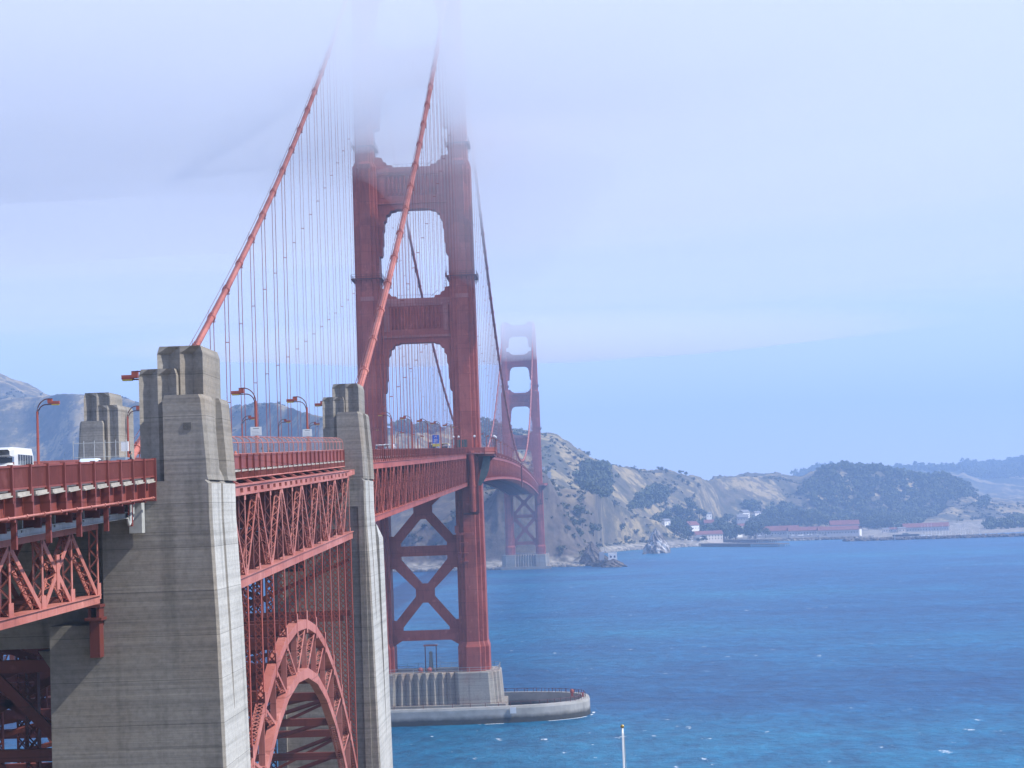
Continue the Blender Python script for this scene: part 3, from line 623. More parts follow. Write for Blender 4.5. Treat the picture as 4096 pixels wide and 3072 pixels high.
# oval fender wall round the south pier
def superell(a, b_, n, ex=2.9):
    P_ = []
    for k in range(n):
        t_ = 2*math.pi*k/n; c_, s_ = math.cos(t_), math.sin(t_)
        P_.append((a*math.copysign(abs(c_)**(2/ex), c_), b_*math.copysign(abs(s_)**(2/ex), s_)))
    return P_
root = thing('fender_wall', (0, -1, 0), 'low oval concrete fender ring standing in the water round the near pier', 'fender wall')
o_ = superell(46.6, 23.6, 96); i_ = superell(44.4, 21.2, 96)
mb = MB(); mb.loft([[(x*1.003, y*1.003, -3) for x, y in o_], [(x, y, 3.9) for x, y in o_], [(x*0.994, y*0.99, 4.55) for x, y in o_], [(x, y, 4.6) for x, y in i_], [(x, y, -3) for x, y in i_]], cap=False)
m, t, b = new_mat('fender_concrete')
geo = t.nodes.new('ShaderNodeNewGeometry'); sp = t.nodes.new('ShaderNodeSeparateXYZ'); t.links.new(geo.outputs['Position'], sp.inputs[0])
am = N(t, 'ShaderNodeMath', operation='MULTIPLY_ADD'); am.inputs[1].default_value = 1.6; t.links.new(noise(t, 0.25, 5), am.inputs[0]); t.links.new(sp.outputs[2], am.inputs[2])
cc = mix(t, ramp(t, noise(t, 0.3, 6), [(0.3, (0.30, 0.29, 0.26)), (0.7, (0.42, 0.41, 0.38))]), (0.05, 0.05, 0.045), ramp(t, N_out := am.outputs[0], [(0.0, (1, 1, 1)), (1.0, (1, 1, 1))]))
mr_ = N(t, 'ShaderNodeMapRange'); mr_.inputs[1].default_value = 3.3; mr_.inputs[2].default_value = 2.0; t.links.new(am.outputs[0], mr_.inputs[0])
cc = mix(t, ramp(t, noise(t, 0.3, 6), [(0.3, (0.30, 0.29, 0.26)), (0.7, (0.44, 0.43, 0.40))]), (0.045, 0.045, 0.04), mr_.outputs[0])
t.links.new(cc, b.inputs['Base Color']); b.inputs['Roughness'].default_value = 0.9
FENDER_M = m
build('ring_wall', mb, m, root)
mb = MB()
for rs, wl in ((0.985, 0), (0.955, 0)):
    P_ = [(x*rs, y*rs) for x, y in superell(46.0, 23.0, 72)]
    for k in range(72):
        (xa, ya), (xb, yb) = P_[k], P_[(k+1) % 72]
        if rs > 0.97 and yb < -5 and abs(xa) < 40: continue
        mb.bar((xa, ya, 4.55), (xa, ya, 5.7), 0.14, 0.14)
        mb.bar((xa, ya, 5.6), (xb, yb, 5.6), 0.07, 0.07, side=(0, 0, 1))
build('fender_railing', mb, DARKRED, root)
build('gravel_floor', MB().loft([[(x*0.99, y*0.99, z) for x, y in i_] for z in (-1, 0.3)]), plain('wet_floor', (0.07, 0.075, 0.07), 0.5, 0.3, 0.3), root)
mb = MB().box(24.2, 25.9, -22.9, -22.5, 2.6, 4.3); build('notice_board', mb, WHITE, root)
mb = MB(); mb.sphere((41.5, 1, 6.0), (0.6, 0.6, 0.7)); mb.box(41.1, 41.9, 0.6, 1.4, 4.6, 5.7); mb.box(44.3, 44.9, -2, -1.4, 4.6, 5.9); build('beacon', mb, ORANGE, root)

# ------------------------------------------------------------------ concrete pylons
def fluted_prism(mb, x0, x1, y0, y1, zb, zt, teeth, ch=0.45, dep=0.33):
    """block with sawtooth flutes on its south and north faces and cut corners at the top"""
    def loop(z, ins):
        a0, a1 = x0+ins, x1-ins; n = teeth; wv = (x1-x0)/n; P_ = []
        for i in range(n):
            xs0 = x0+i*wv
            P_.append((max(a0, min(a1, xs0)), y0+ins*0.4)); P_.append((max(a0, min(a1, xs0+wv*0.5)), y0+(dep if ins == 0 else ins*0.4+0.02)))
        P_.append((a1, y0+ins*0.4)); P_.append((a1+(0 if ins else 0), (y0+y1)/2))
        for i in range(n):
            xs0 = x1-i*wv
            P_.append((max(a0, min(a1, xs0)), y1-ins*0.4)); P_.append((max(a0, min(a1, xs0-wv*0.5)), y1-(dep if ins == 0 else ins*0.4+0.02)))
        P_.append((a0, y1-ins*0.4)); P_.append((a0, (y0+y1)/2))
        return [(x, y, z) for x, y in P_]
    mb.loft([loop(zb, 0), loop(zt-ch, 0), loop(zt, 0.16)])
def pylon(yS, H_, label, mir=1, ledge=0, body_top=61, slot=True, plaque=False, north_ext=0):
    """yS south face, yN=yS+10.4; H_ rail level"""
    root = thing('concrete_pylon', (0, yS, 0), label, 'bridge pylon', 'concrete pylons of the approach')
    def mv(mb): mb.v = [(x*mir, y, z) for x, y, z in mb.v]; return mb
    D = 10.4; zl = ledge; zA, zB, zC = H_+4.35, H_+6.3, H_+7.95
    # outer shaft: two blocks with a groove between on the outer face
    mb = MB()
    gx = 17.55
    def outer(z, ex, g):   # ex: batter, g groove depth
        xo = gx+ex
        return [(14.6, 0.0, z), (xo-0.25, 0.0, z), (xo, 0.25, z), (xo, 3.9, z), (xo-g, 4.0, z), (xo-g, 6.4, z), (xo+0.12, 6.5, z), (xo+0.12, D-0.2, z), (xo-0.1, D, z), (14.6, D, z)]
    zr = H_-0.4
    mb.loft([outer(zl, 0.42, 0.16), outer(zr-1.0, 0.34, 0.18), outer(zr, 0.30, 0.62), outer(zA-0.35, 0.0, 0.62), [(x+(0.15 if x < 15 else -0.15), y, zA) for x, y, _ in outer(0, 0, 0.5)]])
    build('outer_shaft', mv(mb), CONC, root)
    mb = MB(); fluted_prism(mb, 14.0, 17.28, 1.5, D-1.5, zA-3, zC, 2, 0.55, 0.62); build('crown_block', mv(mb), CONC, root)
    mb = MB(); fluted_prism(mb, 12.8, 15.5, 0.7, D-0.7, zl, zB, 2, 0.5, 0.5); build('inner_shaft', mv(mb), CONC, root)
    # lower body
    mb = MB()
    a = 10.1
    def low(z, bat, x_in, g=0.16):
        xo = 17.95+bat; D2 = D+bat*0.5
        return [(x_in, -0.15, z), (xo-0.2, -0.15, z), (xo, 0.1, z), (xo, 3.95, z), (xo-g, 4.05, z), (xo-g, 4.75, z), (xo, 4.85, z), (xo, D2, z), (x_in, D2, z)]
    mb.loft([low(body_top, 0.0, a), low(zl-0.9, 0, a), low(zl-0.25, 0, 13.3), low(zl, -0.25, 13.4)])
    build('body_upper', mv(mb), CONC, root)
    mb = MB(); mb.loft([low(2, 1.25, 6.2, 0.03), low(28, 0.85, 6.2, 0.03), low(47, 0.45, 6.2, 0.03), low(53.6, 0.3, 6.2, 0.16)])
    build('body_lower', mv(mb), CONC, root)
    mb = MB(); mb.loft([low(53.6, 0.3, a, 0.16), low(body_top, 0.0, a)]); build('body_middle', mv(mb), CONC, root)
    if plaque: build('bronze_plaque', mv(MB().box(16.05, 16.62, -0.06, 0.02, H_+1.85, H_+2.35)), plain('bronze', (0.10, 0.095, 0.085), 0.6, 0.3, 6), root)
    if north_ext:
        mb = MB(); mb.loft([[(6.3, D-0.5, z), (xo, D-0.5, z), (xo, yN, z), (6.3, yN, z)] for z, xo, yN in ((2, 19.0, D+7), (52, 18.55, D+5.6), (57.2, 18.5, D+5.2), (59.0, 18.2, D+0.1))]); build('north_buttress', mv(mb), CONC, root)
    return root
pyS = pylon(-456, 65.35, 'largest nearest concrete pylon on the left, with a dark plaque and stepped fluted top', 1, 63.6, 61.0, plaque=True)
pyN = pylon(-346.3, 68.8, 'smaller concrete pylon in the middle distance, where the east main cable comes down', 1, 64.8, 61.0, north_ext=5)
pyW = pylon(-346.3, 68.8, 'partly hidden concrete pylon beyond the roadway on the far left', -1, 64.8, 61.0)
pyW2 = pylon(-456, 65.35, 'concrete pylon on the far side of the approach roadway, outside the left edge', -1, 63.6, 61.0)
for rt in (pyS, pyN, pyW, pyW2):       # east faces paler: sun contrast put into the colour, plus a pale wash
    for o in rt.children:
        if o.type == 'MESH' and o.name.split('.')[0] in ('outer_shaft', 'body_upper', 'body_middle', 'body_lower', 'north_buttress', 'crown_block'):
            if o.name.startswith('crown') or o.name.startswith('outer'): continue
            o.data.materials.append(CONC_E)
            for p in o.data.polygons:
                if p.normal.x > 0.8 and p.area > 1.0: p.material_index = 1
# recessed panel frame on the south face of the second pylon
mb = MB().box(6.25, 7.4, -0.62, -0.15, 5, 61); mb.box(17.0, 17.75, -0.5, -0.15, 5, 63.3); mb.box(13.4, 17.0, -0.5, -0.15, 63.3-1.9, 63.3); build('panel_frame', mb, CONC, pyN)
# cross wall between the two south pylons
root = thing('portal_cross_wall', (0, -452, 0), 'dark concrete cross beam between the pylon shafts under the roadway', 'cross beam')
mb = MB().plate([(-10.3, 61), (-10.3, 52.0), (-6.3, 51.2), (-5.3, 51.8), (5.3, 51.8), (6.3, 51.2), (10.3, 52.0), (10.3, 61)], [], 0.5, 4.0); build('wall', mb, CONC, root)
mb = MB().loft([[(6.35, 0.4, 2), (6.35, 5, 2), (4.8, 5, 2), (4.8, 0.4, 2)], [(6.35, 0.4, 49.5), (6.35, 5, 49.5), (5.6, 5, 49.5), (5.6, 0.4, 49.5)], [(6.35, 0.4, 51.6), (6.35, 5, 51.6), (4.2, 5, 51.6), (4.2, 0.4, 51.6)]])
build('buttress', mb, CONC, root)
# expansion bearing under the approach truss
mb = MB().box(9.35, 10.05, -1.4, -0.05, 51.4, 54.0); mb.box(9.1, 10.3, -1.8, -0.05, 54.0, 54.2); mb.box(9.2, 10.2, -1.7, -0.05, 54.9, 55.1)
for x in (9.3, 9.9): mb.box(x, x+0.2, -1.6, -0.05, 54.2, 54.9)
build('truss_bearing', mb, DARKRED, pyS)

# ------------------------------------------------------------------ deck spans
def chord(mb, ya, yb, x, zf, dz0, dz1, w_, step=PANEL, holes=False):
    n = max(1, int(round((yb-ya)/step)))
    for i in range(n):
        y0 = ya+(yb-ya)*i/n; y1 = ya+(yb-ya)*(i+1)/n; z0, z1 = zf(y0), zf(y1)
        zc0, zc1 = z0+(dz0+dz1)/2, z1+(dz0+dz1)/2; h = dz0-dz1
        if not holes:
            mb.bar((x, y0, zc0), (x, y1, zc1), w_, h)
        else:
            t_ = h*0.27
            mb.bar((x, y0, z0+dz0-t_/2), (x, y1, z1+dz0-t_/2), w_, t_); mb.bar((x, y0, z0+dz1+t_/2), (x, y1, z1+dz1+t_/2), w_, t_)
            for k in range(2):
                a0 = (k*0.5)-0.14; a1 = a0+0.30
                a0 = max(0, a0)
                P_ = lambda f: (x, y0+(y1-y0)*f, zc0+(zc1-zc0)*f)
                mb.bar(P_(a0), P_(a1), w_*0.98, h*0.5)
            mb.bar(P_(0.86), P_(1.0), w_*0.98, h*0.5)
        mb.bar((x, y0, z0+dz0+0.05), (x, y1, z1+dz0+0.05), w_+0.3, 0.1)
def truss_mesh(nodes, x, zf, tdz, bdz, first_bottom=0, lac=True, xbay=None, cross_posts=False):
    mb = MB(); n = len(nodes)
    T = lambda i: V((x, nodes[i], zf(nodes[i])+tdz)); B = lambda i: V((x, nodes[i], zf(nodes[i])+bdz))
    for i in range(n):
        if lac: laced(mb, B(i), T(i), 0.5, 0.30, 0.75, 0.05)
        else: mb.bar(B(i), T(i), 0.5, 0.24)
        # gusset plates
        mb.bar(B(i)+V((0.28, -0.45, 0.35)), B(i)+V((0.28, 0.45, 0.35)), 0.05, 1.3); mb.bar(T(i)+V((0.28, -0.4, -0.35)), T(i)+V((0.28, 0.4, -0.35)), 0.05, 1.1)
    ph = first_bottom
    for i in range(n-1):
        if xbay is not None and i == xbay:
            for p, q in ((B(i), T(i+1)), (T(i), B(i+1))):
                (laced(mb, p, q, 0.5, 0.34, 0.7, 0.05) if lac else mb.bar(p, q, 0.5, 0.3))
            ph ^= 0; 
            ph = (ph+1) % 2; continue
        lo = (i % 2) == ph
        p, q = (B(i), T(i+1)) if lo else (T(i), B(i+1))
        if lac: laced(mb, p, q, 0.5, 0.36, 0.7, 0.055)
        else: mb.bar(p, q, 0.5, 0.3)
    return mb
def slab(mb, ya, yb, xl, xr, dz0, dz1, step=15, zf=road_z):
    n = max(1, int(abs(yb-ya)/step)); L = []
    for i in range(n+1):
        y = ya+(yb-ya)*i/n; z = zf(y); L.append([(xl, y, z+dz0), (xr, y, z+dz0), (xr, y, z+dz1), (xl, y, z+dz1)])
    mb.loft(L)
def parapet(mb_post, mb_pick, x, ya, yb, step, pk, solid=False, h=1.25, low=-1.25):
    n = int(round((yb-ya)/step)); sg = 1 if x > 0 else -1
    for i in range(n+1):
        y = ya+(yb-ya)*i/n; z = rail_z(y)
        mb_post.box(x-0.10, x+0.16*sg+0.04, y-0.07, y+0.07, z-2.0 if sg > 0 else z-1.4, z+0.05)
        if i == n: break
        y1 = ya+(yb-ya)*(i+1)/n; z1 = rail_z(y1)
        mb_post.bar((x, y, z-0.05), (x, y1, z1-0.05), 0.16, 0.12); mb_post.bar((x, y, z+low+0.1), (x, y1, z1+low+0.1), 0.12, 0.10)
        if solid: mb_pick.bar((x, y, z+low/2), (x, y1, z1+low/2), 0.04, -low-0.2)
        else:
            m_ = max(2, int((y1-y)/pk))
            for k in range(1, m_):
                f = k/m_; yy = y+(y1-y)*f; zz_ = z+(z1-z)*f
                mb_pick.box(x-0.035, x+0.035, yy-0.028, yy+0.028, zz_+low+0.1, zz_-0.08)
def floor_beams(mb, nodes, xw, dz0, dz1, zf, truss=False):
    for y in nodes:
        z = zf(y); mb.bar((-xw, y, z+(dz0+dz1)/2), (xw, y, z+(dz0+dz1)/2), 0.25, dz0-dz1, side=(0, 1, 0))
        if truss:
            for k in range(6):
                x0 = -xw+k*2*xw/6; x1 = x0+2*xw/6; xm = (x0+x1)/2; zb = z+dz1-4.6; za = z+dz1
                mb.bar((x0, y, za), (xm, y, zb), 0.3, 0.3, side=(0, 1, 0)); mb.bar((xm, y, zb), (x1, y, za), 0.3, 0.3, side=(0, 1, 0))
            mb.bar((-xw, y, z+dz1-4.6), (xw, y, z+dz1-4.6), 0.35, 0.4, side=(0, 1, 0))

# --- south side span (pylon to near tower)
root = thing('side_span_deck', (0, 0, 0), 'red trussed deck running from the second pylon to the near tower', 'bridge deck')
nod = [-343.6+PANEL*i for i in range(46)]   # to -9.7
nod = [y for y in nod if y < -9]
mb = truss_mesh(nod, 13.45, rail_z, -2.6, -10.7, 1, True); chord(mb, -345, -9.5, 13.45, rail_z, -2.05, -3.0, 0.62); chord(mb, -345, -9.5, 13.45, rail_z, -10.1, -10.95, 0.62)
tr = build('truss', mb, ORANGE, root)
wt = tr.copy(); COL.objects.link(wt); wt.location.x = -26.9
mb = MB(); floor_beams(mb, nod, 13.2, -2.1, -4.4, rail_z, True)
for i in range(0, len(nod)-2, 2):
    for s_ in (-1, 1): mb.bar((s_*13, nod[i], rail_z(nod[i])-10.4), (-s_*13, nod[i+2], rail_z(nod[i+2])-10.4), 0.35, 0.35)
for xs_ in (-9, -4.5, 0, 4.5, 9): mb.bar((xs_, -344, rail_z(-344)-2.6), (xs_, -9, rail_z(-9)-2.6), 0.3, 1.0)
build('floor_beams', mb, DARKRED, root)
mb = MB(); slab(mb, -346, 0, -13.0, 13.0, -0.1, -0.5, 20); build('roadway', mb, ROADM, root)
mb = MB(); slab(mb, -346, -10, 10.1, 13.3, 0.12, -0.09, 20); slab(mb, -346, -10, -13.3, -10.1, 0.12, -0.09, 20); build('sidewalk', mb, STONE, root)
mp_, mk_ = MB(), MB(); parapet(mp_, mk_, 13.35, -343, -11, 3.71, 0.2, False); build('parapet_posts', mp_, RAILP, root); build('parapet_bars', mk_, RAILP, root)
mp_, mk_ = MB(), MB(); parapet(mp_, mk_, -13.35, -343, -11, 7.4, 0.2, True); build('parapet_posts', mp_, RAILP, root); build('parapet_bars', mk_, RAILP, root)
mb = MB(); n_ = 90
for i in range(n_):      # stringer brackets in the gap under the sidewalk
    y = -344+i*3.71; z = rail_z(y); mb.box(12.2, 13.55, y-0.35, y+0.35, z-2.05, z-1.6)
build('sidewalk_brackets', mb, FADED, root)

# --- main span
root = thing('main_span_deck', (0, 0, 0), 'long trussed deck arching away between the two towers', 'bridge deck')
nod = [9.5+PANEL*2*i for i in range(86)]; nod = [y for y in nod if y < 1271]
mb = MB()
for y in nod:
    z = rail_z(y)
    for yy in (y, y+PANEL): z = rail_z(yy); mb.bar((13.45, yy, z-10.6), (13.45, yy, z-2.6), 0.5, 0.32)
    z0, z1, z2 = rail_z(y), rail_z(y+PANEL), rail_z(y+2*PANEL)
    mb.bar((13.45, y, z0-10.5), (13.45, y+PANEL, z1-2.6), 0.4, 0.35); mb.bar((13.45, y+PANEL, z1-2.6), (13.45, y+2*PANEL, z2-10.5), 0.4, 0.35)
chord(mb, 8, 1272, 13.45, rail_z, -2.1, -3.1, 0.62, 15); chord(mb, 8, 1272, 13.45, rail_z, -10.0, -10.9, 0.62, 15)
tr = build('truss', mb, ORANGE, root); wt = tr.copy(); COL.objects.link(wt); wt.location.x = -26.9
mb = MB(); floor_beams(mb, nod, 13.2, -2.1, -5.4, rail_z, True)
for i in range(0, len(nod)-1):
    for s_ in (-1, 1): mb.bar((s_*13, nod[i], rail_z(nod[i])-10.4), (-s_*13, nod[i+1], rail_z(nod[i+1])-10.4), 0.5, 0.4)
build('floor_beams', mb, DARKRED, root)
mb = MB(); slab(mb, 0, 1280, -13.0, 13.0, -0.1, -0.5, 20); build('roadway', mb, ROADM, root)
mb = MB(); slab(mb, 10, 1270, 10.1, 13.3, 0.12, -0.09, 20); slab(mb, 10, 1270, -13.3, -10.1, 0.12, -0.09, 20); build('sidewalk', mb, STONE, root)
for x in (13.35, -13.35):
    mp_, mk_ = MB(), MB(); parapet(mp_, mk_, x, 11, 1269, 7.4, 0.2, True); build('parapet_posts', mp_, RAILP, root); build('parapet_bars', mk_, RAILP, root)
mb = MB(); mb.bar((14.2, 623, 71.2), (14.2, 633, 71.2), 0.8, 3); mb.box(13.8, 14.6, 629, 631, 72, 84); build('inspection_traveller', mb, DARKRED, root)
mb = MB()
for y in range(60, 1240, 46): mb.box(14.0, 14.8, y, y+6, rail_z(y)-2.0, rail_z(y)-1.6)
build('side_ledge', mb, FADED, root)

# --- arch span over the fort
root = thing('arch_span', (0, 0, 0), 'steel arch span with laced columns between the two near pylons', 'arch span')
XA = 15.85; nodes = [-346.9-7.40*k for k in range(14)][::-1]; nodes = [max(n_, -445.0) for n_ in nodes]
nodes = [-348.6-7.37*k for k in range(13)][::-1] + []
AX = -396.6
zo = lambda y: 49.9 - 0.0089*(y-AX)**2 + 0.012*(AX-y)
zi = lambda y: 45.0 - 0.0103*(y-AX)**2 + 0.02*(AX-y)
mb = truss_mesh(nodes, XA, rail_z, -2.9, -10.5, 1, True, xbay=None)
chord(mb, -445.2, -346.4, XA, rail_z, -2.55, -3.35, 0.75, PANEL, holes=True); chord(mb, -445.2, -346.4, XA, rail_z, -10.1, -10.9, 0.75)
mb.bar((XA+0.1, -350, rail_z(-350)-2.9), (XA+0.6, -346.6, rail_z(-347)-2.7), 0.5, 0.6)
tr = build('spandrel_truss', mb, FADED, root); wt = tr.copy(); COL.objects.link(wt); wt.location.x = -2*XA+0.0
mb = MB()
for y in nodes:
    zt = rail_z(y)-10.9; zb_ = zo(y)+0.4
    if zb_ < zt: laced(mb, (XA, y, zb_), (XA, y, zt), 0.62, 0.42, 0.62, 0.07, cross=True)
cl = build('spandrel_columns', mb, ORANGE, root); wt = cl.copy(); COL.objects.link(wt); wt.location.x = -2*XA
mb = MB()
for y in nodes:
    zt = rail_z(y)-10.2; zb_ = zi(y)
    for xx in (-5.6, 5.6): laced(mb, (xx, y+2.1, zb_), (xx, y+2.1, zt), 0.7, 0.5, 0.8, 0.1, cross=True)
    mb.bar((-14, y, zt), (5.6, y+2, zt-8), 0.4, 0.6, side=(0, 1, 0)); mb.bar((14, y, zt), (-5.6, y+2, zt-8), 0.4, 0.6, side=(0, 1, 0))
build('inner_columns', mb, DARKRED, root)
mb = MB()
for f_, h_ in ((zo, 0.85), (zi, 0.95)):
    for a_, b_ in zip(nodes[:-1], nodes[1:]):
        p, q = V((XA, a_, f_(a_))), V((XA, b_, f_(b_)))
        ax = (q-p).normalized(); nn = ax.cross(V((1, 0, 0))).normalized()
        if nn.z < 0: nn = -nn
        for sx in (-0.36, 0.36): mb.bar(p+V((sx, 0, 0)), q+V((sx, 0, 0)), 0.09, h_)
        off = nn*(h_/2)
        if abs(ax.z) < 0.45: mb.bar(p-off, q-off, 0.8, 0.05); mb.bar(p+off, q+off, 0.8, 0.05)
        else:
            k = int((q-p).length/0.55)
            for i in range(k):
                s0 = 0.36 if i % 2 else -0.36
                for o2 in (off, -off):
                    mb.bar(p.lerp(q, i/k)+V((s0, 0, 0))+o2, p.lerp(q, (i+1)/k)+V((-s0, 0, 0))+o2, 0.09, 0.04, side=ax)
                    mb.bar(p.lerp(q, i/k)+V((-s0, 0, 0))+o2, p.lerp(q, (i+1)/k)+V((s0, 0, 0))+o2, 0.09, 0.04, side=ax)
mid = min(range(len(nodes)), key=lambda i: abs(nodes[i]-AX))
for i in range(len(nodes)-1):
    ya, yb = nodes[i], nodes[i+1]
    p, q = (V((XA, ya, zo(ya))), V((XA, yb, zi(yb)))) if i < mid else (V((XA, ya, zi(ya))), V((XA, yb, zo(yb))))
    laced(mb, p, q, 0.5, 0.3, 0.55, 0.06)
    mb.bar((XA, ya, zi(ya)), (XA, ya, zo(ya)), 0.55, 0.16); mb.bar((XA+0.42, ya, zo(ya)-0.9), (XA+0.42, ya, zo(ya)+1.3), 0.06, 0.7)
rib = build('arch_rib', mb, FADED, root); wt = rib.copy(); COL.objects.link(wt); wt.location.x = -2*XA
mb = MB()
for i, y in enumerate(nodes):    # struts and sway bracing between the ribs
    for f_ in (zo, zi):
        if f_(y) > 4: mb.bar((-XA, y, f_(y)), (XA, y, f_(y)), 0.7, 0.8, side=(0, 1, 0))
    for s_ in (-1, 1): mb.bar((s_*XA, y, zo(y)), (-s_*XA*0.0, y, zi(y)), 0.3, 0.35, side=(0, 1, 0))
    zt = rail_z(y)-10.9
    z_ = zt-9
    while z_ > zo(y)+12:
        mb.bar((-XA, y, z_), (XA, y, z_), 0.45, 0.7, side=(0, 1, 0))
        for s_ in (-1, 1): mb.bar((s_*XA, y, z_+6.5), (0, y, z_), 0.3, 0.4, side=(0, 1, 0))
        z_ -= 16
for i in range(0, len(nodes)-1):
    for s_ in (-1, 1):
        for f_ in (zo, zi): laced(mb, (s_*XA*0.97, nodes[i], f_(nodes[i])), (0, nodes[i+1], f_(nodes[i+1])), 0.35, 0.4, 0.9, 0.07)
build('sway_bracing', mb, DARKRED, root)
mb = MB(); floor_beams(mb, nodes, XA-0.3, -2.6, -5.2, rail_z, True)
for xs_ in (-9, -4.5, 0, 4.5, 9): mb.bar((xs_, -445, rail_z(-445)-2.4), (xs_, -347, rail_z(-347)-2.4), 0.3, 1.0)
build('floor_beams', mb, DARKRED, root)
mb = MB(); slab(mb, -445.4, -346.2, -14.6, 14.6, -0.1, -0.5, 12); build('roadway', mb, ROADM, root)
mb = MB(); slab(mb, -445.4, -346.2, 11.5, 15.25, 0.12, -0.09, 12); slab(mb, -445.4, -346.2, -15.25, -11.5, 0.12, -0.09, 12); build('sidewalk', mb, STONE, root)
XR = 15.3
for x in (XR, -XR):
    mp_, mk_ = MB(), MB(); parapet(mp_, mk_, x, -445.2, -346.5, 3.655, 0.16, True); build('parapet_posts', mp_, RAILP, root); build('parapet_panels', mk_, RAILP, root)
mb = MB(); ed = MB(); nb = 27
for i in range(nb+1):
    y = -445.2+i*3.655; z = rail_z(y)
    mb.box(XR-1.0, XR+0.12, y-0.10, y+0.10, z-2.0, z-1.4)
    if i < nb:
        z1 = rail_z(y+3.655)
        ed.bar((XR-0.1, y+0.3, z-1.35), (XR-0.1, y+1.9, (z+z1)/2-1.35), 0.5, 0.16); ed.bar((XR-0.1, y+2.1, z-1.32), (XR-0.1, y+3.4, z1-1.35), 0.5, 0.12)
        mb.bar((XR-0.6, y, z-1.75), (XR-0.6, y+3.655, z1-1.75), 0.1, 0.5)
    if i % 2 == 0: mb.bar((XR-0.3, y, z-2.05), (XA+0.15, y, z-2.6), 0.5, 0.18, side=(0, 1, 0))
build('sidewalk_brackets', mb, FADED, root); build('slab_edge', ed, EDGE, root)
mb = MB().tube([(XR+0.15, -445.3, rail_z(-445.3)-2.0), (XR+0.15, -346.4, rail_z(-346.4)-2.0)], 0.07, 6); build('service_pipe', mb, FADED, root)
# curved anti-climb fence above the parapet
fp = MB(); fm = MB(); prof = [(0.0, 0.05), (0.0, 0.9), (-0.12, 1.25), (-0.42, 1.5), (-0.8, 1.58)]
ny = 28
for i in range(ny+1):
    y = -445+i*3.52; z = rail_z(y); fp.tube([(XR+dx, y, z+dz) for dx, dz in prof], 0.055, 5)
for dx, dz in ((0, 0.08), (-0.02, 1.05), (-0.8, 1.58)): fp.tube([(XR+dx, -445.2, rail_z(-445.2)+dz), (XR+dx, -346.5, rail_z(-346.5)+dz)], 0.04, 5)
for a_, b_ in zip(prof[:-1], prof[1:]):
    fm.add([(XR+a_[0], -445.2, rail_z(-445.2)+a_[1]), (XR+a_[0], -346.5, rail_z(-346.5)+a_[1]), (XR+b_[0], -346.5, rail_z(-346.5)+b_[1]), (XR+b_[0], -445.2, rail_z(-445.2)+b_[1])], [(0, 1, 2, 3)])
fence = build('fence_posts', fp, FADED, root)
m, t, b = new_mat('wire_mesh'); b.inputs['Base Color'].default_value = (0.16, 0.13, 0.14, 1); b.inputs['Alpha'].default_value = 0.42; b.inputs['Roughness'].default_value = 0.7
build('fence_mesh', fm, m, fence, fix=False)

# --- approach viaduct, left foreground
root = thing('approach_span', (0, 0, 0), 'approach deck in the lower left, red railing above a steel truss', 'bridge deck')
y0_, y1_ = -545.0, -457.0; XL = 13.86
mp_, mk_ = MB(), MB(); parapet(mp_, mk_, XL, y1_-3.73*23, y1_+0.9, 3.73, 0.17, False, low=-1.35); build('parapet_posts', mp_, RAILP, root); build('parapet_bars', mk_, RAILP, root)
mp_, mk_ = MB(), MB(); parapet(mp_, mk_, -XL, y1_-3.73*23, y1_, 3.73, 0.17, True); build('parapet_posts', mp_, RAILP, root); build('parapet_bars', mk_, RAILP, root)
mb = MB(); slab(mb, y0_, y1_+11.5, -13.2, 12.7, -0.1, -0.5, 12); build('roadway', mb, ROADM, root)
mb = MB(); slab(mb, y0_, y1_, 11.0, 13.8, 0.08, -0.09, 12); build('sidewalk', mb, STONE, root)
mb = MB(); ed = MB()
for i in range(24):
    y = y1_-3.73*i+0.9; z = rail_z(y)
    mb.box(XL-1.3, XL+0.18, y-0.14, y+0.10, z-3.0, z-1.3)
    y2 = y-3.73; z2 = rail_z(y2)
    ed.bar((XL-0.15, y-0.35, z-1.52), (XL-0.15, y-2.9, z2+0.03-1.55), 0.5, 0.18); ed.bar((XL-0.05, y-0.35, z-1.62), (XL-0.05, y-2.9, z2-1.65), 0.5, 0.07)
    mb.bar((XL-0.42, y, z-2.25), (XL-0.42, y2, z2-2.25), 0.12, 1.0)
    mb.box(XL-0.80, XL-0.3, y-3.3, y-2.95, z2-2.3, z2-1.7)
    if i % 2 == 1: mb.box(XL-1.05, XL-0.75, y-0.2, y+0.1, z-4.6, z-2.6); mb.bar((XL-0.9, y-0.05, z-2.9), (XL-0.9, y-1.2, z-2.6), 0.2, 0.2)
build('edge_girder', mb, RAILP, root); build('slab_edge', ed, EDGE, root)
mb = MB().tube([(XL+0.2, y0_, rail_z(y0_)-2.75), (XL+0.2, -457, rail_z(-457)-2.75)], 0.075, 6)
for i in range(24): y = y1_-3.73*i-0.6; mb.tube([(XL+0.2, y, rail_z(y)-2.75), (XL+0.2, y-0.25, rail_z(y)-2.75)], 0.13, 6)
build('service_pipe', mb, FADED, root)
nodes2 = [-460.2-7.45*k for k in range(11)][::-1]
XT = 10.4
mb = MB(); zt_ = lambda y: rail_z(y)-4.8
mb2 = truss_mesh(nodes2, XT, lambda y: rail_z(y)*0.35+0.65*65.2, -4.9, -10.0, 0, True)
bt = lambda y: 55.6+0.012*(y+459)
mb = MB(); k_n = len(nodes2)
T = lambda i: V((XT, nodes2[i], rail_z(nodes2[i])-4.7)); B = lambda i: V((XT, nodes2[i], bt(nodes2[i])+0.1))
for i in range(k_n):
    laced(mb, B(i), T(i), 0.55, 0.34, 0.6, 0.06)
    mb.bar(B(i)+V((0.33, -0.5, 0.45)), B(i)+V((0.33, 0.5, 0.45)), 0.06, 1.1)
